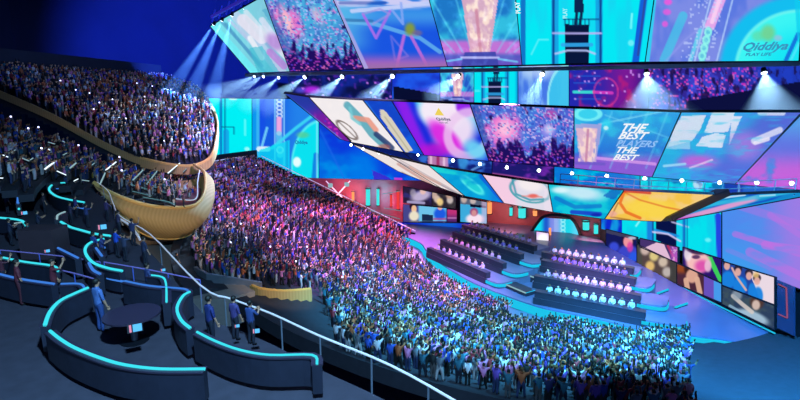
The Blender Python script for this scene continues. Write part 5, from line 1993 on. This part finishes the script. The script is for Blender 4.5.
def visible(c):
    hit = 0
    for h in (.5, 1.25, 1.65):
        t = c['p'] + Vector((0, 0, h * c['s']))
        d = t - EYE
        L = d.length
        o = EYE.copy()
        rem = L - .35
        ok = True
        for _ in range(6):
            h_, loc, nn, ii, ob, mm = SC.ray_cast(dg, o, d.normalized(), distance=rem)
            if not h_:
                break
            if ob.name.startswith('haze'):
                adv = (loc - o).length + .02
                o = o + d.normalized() * adv
                rem -= adv
                if rem <= 0:
                    break
                continue
            ok = False
            break
        hit += ok
    return hit


BOXPOLY = [(246, 284), (313, 290), (330, 332), (300, 338), (240, 318)]
for c in cands:
    c['v'] = visible(c)
    c['d'] = (c['p'] - EYE).length
vis = [c for c in cands if c['v'] >= 1]
if len(vis) > 0:
    print('people candidates', len(cands), 'visible', len(vis), {z: sum(c['zone'] == z for c in vis) for z in ('bowl', 'floor', 'upper', 'middle')})
# crowded rows hide each other: an approximate screen-space share picks what shows
vis.sort(key=lambda c: c['d'])
inframe = [c for c in vis if c['v'] >= 2 and 4 < c['px'] < 794 and c['py'] < 388]
indiv = inframe[:270]
ids = set(id(c) for c in indiv)
rest = [c for c in vis if id(c) not in ids]

ZL = {'bowl': ('in the lower bowl', 'nearest spectators of the lower bowl'), 'floor': ('on the floor before the stage', 'standing guests on the arena floor'),
      'upper': ('on the upper golden balcony', 'spectators of the upper balcony'), 'middle': ('on the middle balcony', 'guests of the middle balcony')}


def where(c):
    z = c['zone']
    x, y = c['px'], c['py']
    if z == 'bowl':
        if x < 250:
            return 'right of the beige landing'
        if x < 330:
            return 'above short golden parapet'
        if x < 400:
            return 'low beyond the deck rail'
        if x < 470:
            return 'low under left team block'
        if x < 545:
            return 'low below the stage aisle'
        if x < 610:
            return 'low under right team block'
        return 'low under the portrait wall'
    if z == 'floor':
        return 'at stage edge below ' + ('left team block' if x < 520 else ('right team block' if x < 640 else 'portrait wall'))
    if z == 'middle':
        if x > 150:
            return 'behind the golden prow'
        if x > 105:
            return 'beside the golden prow'
        return 'above the lounge booths' if y > 150 else 'under the upper parapet'
    return 'on the upper golden balcony'


POSEW = {'stand': 'arms down', 'cheer': 'both arms up', 'wide': 'arms spread high', 'phone': 'one hand filming', 'clap': 'clapping', 'point': 'one arm raised'}
ORDW = 'first second third fourth fifth sixth seventh eighth ninth tenth eleventh twelfth thirteenth fourteenth fifteenth sixteenth seventeenth eighteenth nineteenth twentieth'.split()
for _t in ('twenty', 'thirty'):
    ORDW += [_t + '-' + w for w in ORDW[:9]] + ([{'twenty': 'thirtieth', 'thirty': 'fortieth'}[_t]])


def number_off(pairs, base, cat, group):
    """pairs: (object, x in the photo); things alike are told apart by their order from the left"""
    pairs.sort(key=lambda t: t[1])
    n = len(pairs)
    for i, (o, x) in enumerate(pairs):
        tag(o, base if n == 1 else f'{base}, {ORDW[min(i, 39)]} from left', cat, group)


byl = {}
for c in indiv:
    o = bpy.data.objects.new('spectator', PM_[c['pose']])
    COL.objects.link(o)
    o.location = c['p']
    o.rotation_euler = (0, 0, c['rz'])
    o.scale = (c['s'],) * 3
    nm, col = SHIRTS[c['shirt']]
    o.color = rgb(*col)
    byl.setdefault((f'person in {nm} top, {POSEW[c["pose"]]}, {where(c)}', ZL[c['zone']][1]), []).append((o, c['px']))
for (base, grp), pairs in byl.items():
    number_off(pairs, base, 'person', grp)

# the rest of the crowd: one object
vv, ff, cc = [], [], []
off_ = 0
SK = [(225, 172, 140), (196, 140, 105), (140, 92, 66), (235, 190, 160)]
TRO = [(30, 34, 55), (45, 60, 105), (20, 20, 24), (190, 190, 200), (90, 85, 90)]
HA = [(22, 16, 14), (60, 38, 24), (12, 12, 14)]
GA = {}
for p_, (V, Fc, tg_) in GEO.items():
    tri = []
    tt = []
    for f, t in zip(Fc, tg_):
        for k in range(1, len(f) - 1):
            tri.append((f[0], f[k], f[k + 1]))
            tt.append(t)
    GA[p_] = (np.array(V), np.array(tri), np.array(tt))
for c in rest:
    V, T, tt = GA[c['pose']]
    ca, sa = math.cos(c['rz']) * c['s'], math.sin(c['rz']) * c['s']
    W_ = np.stack([V[:, 0] * ca - V[:, 1] * sa + c['p'].x, V[:, 0] * sa + V[:, 1] * ca + c['p'].y, V[:, 2] * c['s'] + c['p'].z], 1)
    vv.append(W_)
    ff.append(T + off_)
    off_ += len(V)
    pal = np.array([rgb(*R.choice(SK)), rgb(*SHIRTS[c['shirt']][1]), rgb(*R.choice(TRO)), rgb(*R.choice(HA))])
    cc.append(pal[tt])
vv, ff, cc = np.concatenate(vv), np.concatenate(ff), np.concatenate(cc)
me = bpy.data.meshes.new('crowd')
me.vertices.add(len(vv))
me.vertices.foreach_set('co', vv.astype(np.float32).ravel())
me.loops.add(len(ff) * 3)
me.loops.foreach_set('vertex_index', ff.astype(np.int32).ravel())
me.polygons.add(len(ff))
me.polygons.foreach_set('loop_start', (np.arange(len(ff)) * 3).astype(np.int32))
me.update(calc_edges=True)
ca_ = me.color_attributes.new('cloth', 'FLOAT_COLOR', 'CORNER')
ca_.data.foreach_set('color', np.repeat(cc, 3, 0).astype(np.float32).ravel())
mc = mat('crowd_clothes', (.5, .5, .5, 1), .8)
at_ = mc.node_tree.nodes.new('ShaderNodeAttribute')
at_.attribute_name = 'cloth'
mc.node_tree.links.new(at_.outputs['Color'], mc.node_tree.nodes['Principled BSDF'].inputs['Base Color'])
me.materials.append(mc)
o = bpy.data.objects.new('crowd', me)
COL.objects.link(o)
tag(o, 'dense cheering crowd filling the far rows of the bowl and balconies', 'crowd', kind='stuff')

# ---- team members on the stage
TEAM = [('white', (225, 215, 240)), ('lilac', (190, 150, 220)), ('violet', (140, 95, 190)), ('pink', (230, 150, 200))]
byl = {}
for (p, a, side, k) in seat_spots:
    o = bpy.data.objects.new('player', PM_['sit'])
    COL.objects.link(o)
    o.location = p
    o.scale = (1.25,) * 3
    o.rotation_euler = (0, 0, a + R.uniform(-.25, .25))
    nm, col = TEAM[(0 if side == 'near' else 1) if k in (0, 3) else (2 if k == 2 else 3)]
    o.color = rgb(*col)
    blk = 'right' if side == 'near' else 'left'
    byl.setdefault((f'seated player in {nm}, {ORD[k]} row of the {blk} team block', f'players of the {blk} team block'), []).append((o, proj([p])[0][0]))
for (base, grp), pairs in byl.items():
    number_off(pairs, base, 'person', grp)

# ---- single people near the camera
def near_person(px, py, z, pose, shirt, rz, label, trousers=(28, 32, 50), hair=(20, 16, 16), skin=(190, 140, 115), s=1.0):
    V, Fc, tags = GEOD[pose]
    me = bpy.data.meshes.new('body')
    me.from_pydata(V.tolist(), [], Fc)
    for i, c in enumerate((skin, shirt, trousers, hair)):
        me.materials.append(mat(('skin', 'shirt', 'trousers', 'hair')[i] + '_tone', rgb(*c), .7, noise=.15, scale=8))
    me.polygons.foreach_set('material_index', [0 if t == 3 and V[f[0]][2] > .3 else t for t, f in zip(tags, Fc)])
    me.polygons.foreach_set('use_smooth', [True] * len(Fc))
    o = bpy.data.objects.new('guest', me)
    COL.objects.link(o)
    p = atz(px, py, z)
    o.location = p
    o.rotation_euler = (0, 0, rz)
    o.scale = (s, s, s)
    tag(o, label, 'person', 'single guests of the lounge and landing')
    J, E = sk_person(pose)
    bx, by, bz, br = J['brow']
    # hair cap as a child, eyes, nose and ears as small features
    bm = bmesh.new()
    bmesh.ops.create_uvsphere(bm, u_segments=16, v_segments=10, radius=.105)
    for v in list(bm.verts):
        if v.co.z < -.02 and v.co.y > .0:
            bm.verts.remove(v)
    me2 = bpy.data.meshes.new('hair')
    bm.to_mesh(me2)
    bm.free()
    me2.materials.append(mat('hair_tone', rgb(*hair), .6, noise=.2, scale=30))
    h = bpy.data.objects.new('hair', me2)
    COL.objects.link(h)
    h.parent = o
    h.location = (bx, by - .012, bz + .012)
    h.scale = (.95, 1.06, 1.0)
    for sx in (-1, 1):
        e = MB().bar((sx * .034, by + .088, bz - .03), (sx * .034, by + .1, bz - .03), .012, 8).build('eye', mat('eye_dark', rgb(20, 16, 16), .3), o)
    MB().prism([(-.014, by + .08, bz - .075), (.014, by + .08, bz - .075), (0, by + .08, bz - .03)], [(-.008, by + .115, bz - .075), (.008, by + .115, bz - .075), (0, by + .092, bz - .03)]).build('nose', mat('nose_skin', rgb(*skin), .7), o)
    return o


PI = math.pi
near_person(102, 332, DZ, 'stand', (80, 110, 175), -.5, 'man in a blue shirt standing in the lounge with his back turned', trousers=(45, 70, 130), s=1.25)
near_person(22, 305, DZ, 'stand', (105, 40, 55), -.8, 'guest in maroon standing left of the dark pillar foot', trousers=(80, 30, 45), s=1.2)
near_person(57, 304, DZ, 'phone', (100, 36, 50), -1.0, 'guest in maroon holding a hand up beside the blue counter', trousers=(85, 32, 44), s=1.2)
near_person(212, 348, DZ, 'stand', (35, 45, 110), -.7, 'guest in dark blue leaning at the deck rail by the hook shaped counter', s=1.15)
near_person(118, 258, DZ, 'clap', (30, 80, 200), -.6, 'guest in a bright blue top beside the lounge edge', s=1.0)
near_person(96, 262, DZ, 'stand', (40, 60, 130), -.4, 'guest in navy inside the C shaped counter', s=1.0)
near_person(104, 264, DZ, 'clap', (50, 60, 120), -1.2, 'guest in slate blue inside the C shaped counter', s=1.0)
near_person(126, 262, DZ, 'phone', (60, 66, 96), -.5, 'guest in grey holding a phone at the lounge edge', s=.95)
near_person(178, 271, 7.7, 'stand', (38, 40, 48), -.6, 'person in a black jacket and brown trousers on the beige landing', trousers=(120, 70, 52), s=1.1)
near_person(30, 250, DZ, 'stand', (44, 50, 80), -.6, 'guest in dark slate behind the straight cyan counter', s=1.0)
near_person(12, 246, DZ, 'clap', (38, 44, 74), -.6, 'guest in dark navy at the far end of the straight cyan counter', s=1.0)
near_person(77, 218, DZ, 'stand', (70, 60, 120), -.6, 'guest in muted violet behind the cyan counter with the tablet', s=1.0)
near_person(72, 226, DZ, 'clap', (60, 50, 80), -.6, 'guest in plum beside the stub of pale counter', s=1.0)
near_person(88, 228, DZ, 'phone', (58, 66, 120), -.6, 'guest in indigo filming over the tablet counter', s=1.0)
near_person(81, 184, DZ, 'stand', (30, 84, 160), -.8, 'guest in royal blue above the oval lounge table', s=1.05)
near_person(65, 178, DZ, 'stand', (26, 84, 140), -.8, 'guest in teal blue behind the oval lounge table', s=1.05)
near_person(94, 186, DZ, 'stand', (170, 140, 60), -.8, 'guest in a yellow top at the start of the golden prow', s=.9)
near_person(33, 176, DZ, 'clap', (28, 66, 110), -.8, 'guest in petrol blue beside the booth end', s=1.0)
near_person(24, 190, DZ, 'stand', (80, 44, 40), -.8, 'guest in rust brown between the booth end and the pillar', s=1.05)
near_person(252, 345, DZ, 'clap', (50, 70, 130), -.5, 'guest in denim blue holding the blue glowing phone', s=1.0)
near_person(236, 340, DZ, 'stand', (70, 60, 120), -.5, 'guest in violet beside the one with the glowing phone', s=1.0)
for (x, y, po, col, lab) in ((45, 214, 'stand', (60, 46, 60), 'guest in dark brown close behind the broad pillar'), (134, 246, 'phone', (50, 54, 96), 'guest in ink blue filming by the lounge rail'),
                             (146, 268, 'stand', (44, 48, 80), 'guest in midnight blue just above the bent cyan counter'), (108, 222, 'clap', (80, 60, 110), 'guest in dull violet near the deck corner'),
                             (120, 236, 'stand', (70, 60, 96), 'guest in plum grey at the end of the tablet counter'), (8, 214, 'stand', (40, 46, 90), 'guest in navy inside the bent counter booth'),
                             (40, 236, 'clap', (36, 40, 70), 'guest in charcoal blue left of the pillar'), (150, 300, 'stand', (48, 60, 110), 'guest in steel blue left of the hook shaped counter'),
                             (5, 290, 'phone', (90, 40, 56), 'guest in wine red filming at the far left counter')):
    near_person(x, y, DZ, po, col, -.7 + (x % 5) * .1, lab, s=1.0)
# front guests of the prow in pale trousers
for i, (x, y, col, nm) in enumerate(((128, 198, (190, 70, 90), 'red'), (144, 203.5, (120, 130, 180), 'grey blue'), (160, 206.5, (170, 60, 80), 'crimson'), (174, 208, (60, 62, 90), 'slate'), (111, 192, (90, 90, 120), 'grey'), (184, 207.5, (120, 80, 110), 'mauve'))):
    p = at(x, y, 52 + i * .9)
    k = near_person(x, y, 13.0, 'stand', col, -.9, f'front guest of the golden prow in a {nm} top and {"white" if i != 3 else "pale"} trousers' if i not in (4, 5) else f'front guest of the golden prow in a {nm} top', trousers=(225, 215, 215) if i < 4 else (60, 60, 80), s=1.0)

# phone lights in the crowd
PH = [(62, 86, 'upper'), (75, 95, 'upper'), (136, 87, 'upper'), (154, 91, 'upper'), (145, 99, 'upper'), (146, 100, 'upper'), (96, 115, 'upper'), (127, 121, 'upper'), (142, 128, 'upper'), (172, 122, 'upper'), (185, 113, 'upper'), (185, 126, 'upper'), (164, 143, 'upper'), (198, 137, 'upper'), (90, 99, 'upper'), (112, 104, 'upper'), (99, 106, 'upper'), (156, 111, 'upper'), (14, 105, 'middle'), (41, 126, 'middle'), (81, 146, 'middle'), (134, 150, 'middle'), (44, 157, 'middle'), (163, 183, 'middle'), (124, 178, 'middle'), (28, 134, 'middle'),
      (215, 225, 'bowl'), (238, 227, 'bowl'), (255, 169, 'bowl'), (233, 168, 'bowl'), (280, 235, 'bowl'), (250, 208, 'bowl'), (262, 229, 'bowl'), (300, 214, 'bowl'), (322, 238, 'bowl'), (232, 246, 'bowl'), (247, 243, 'bowl'), (290, 191, 'bowl'), (271, 252, 'bowl'), (310, 252, 'bowl'), (345, 246, 'bowl'), (371, 258, 'bowl'), (342, 281, 'bowl'), (402, 271, 'bowl'), (388, 302, 'bowl'), (420, 268, 'bowl'), (296, 268, 'bowl'), (226, 212, 'bowl'), (366, 285, 'bowl'), (438, 296, 'bowl')]
byz = {'upper': [c for c in vis if c['zone'] == 'upper'], 'middle': [c for c in vis if c['zone'] == 'middle'], 'bowl': [c for c in vis if c['zone'] in ('bowl', 'floor')]}
pb_me = MB().box(Vector((0, 0, 0)), Vector((1, 0, 0)), Vector((0, 0, 1)), Vector((0, 1, 0)), .13, .13, .03)
proto = None
PHN = {'upper': 'held up on the upper golden balcony', 'middle': 'held up on the middle balcony', 'bowl': 'held up in the lower bowl'}
byl = {}
for (x, y, z) in PH:
    if not byz[z]:
        continue
    c = min(byz[z], key=lambda c: (c['px'] - x) ** 2 + (c['py'] - y) ** 2)
    p = c['p'] + Vector((0, 0, 1.85))
    p += (EYE - p).normalized() * .5
    if proto is None:
        o = pb_me.build('phone', M['phone'])
        proto = o
    else:
        o = proto.copy()
        COL.objects.link(o)
    o.location = p
    s_ = {'upper': .55, 'middle': .6, 'bowl': .6}[z]
    o.scale = (s_, s_, s_)
    byl.setdefault((f'tiny bright phone light {PHN[z]}', 'phone lights ' + PHN[z]), []).append((o, x))
for (base, grp), pairs in byl.items():
    number_off(pairs, base, 'phone', grp)
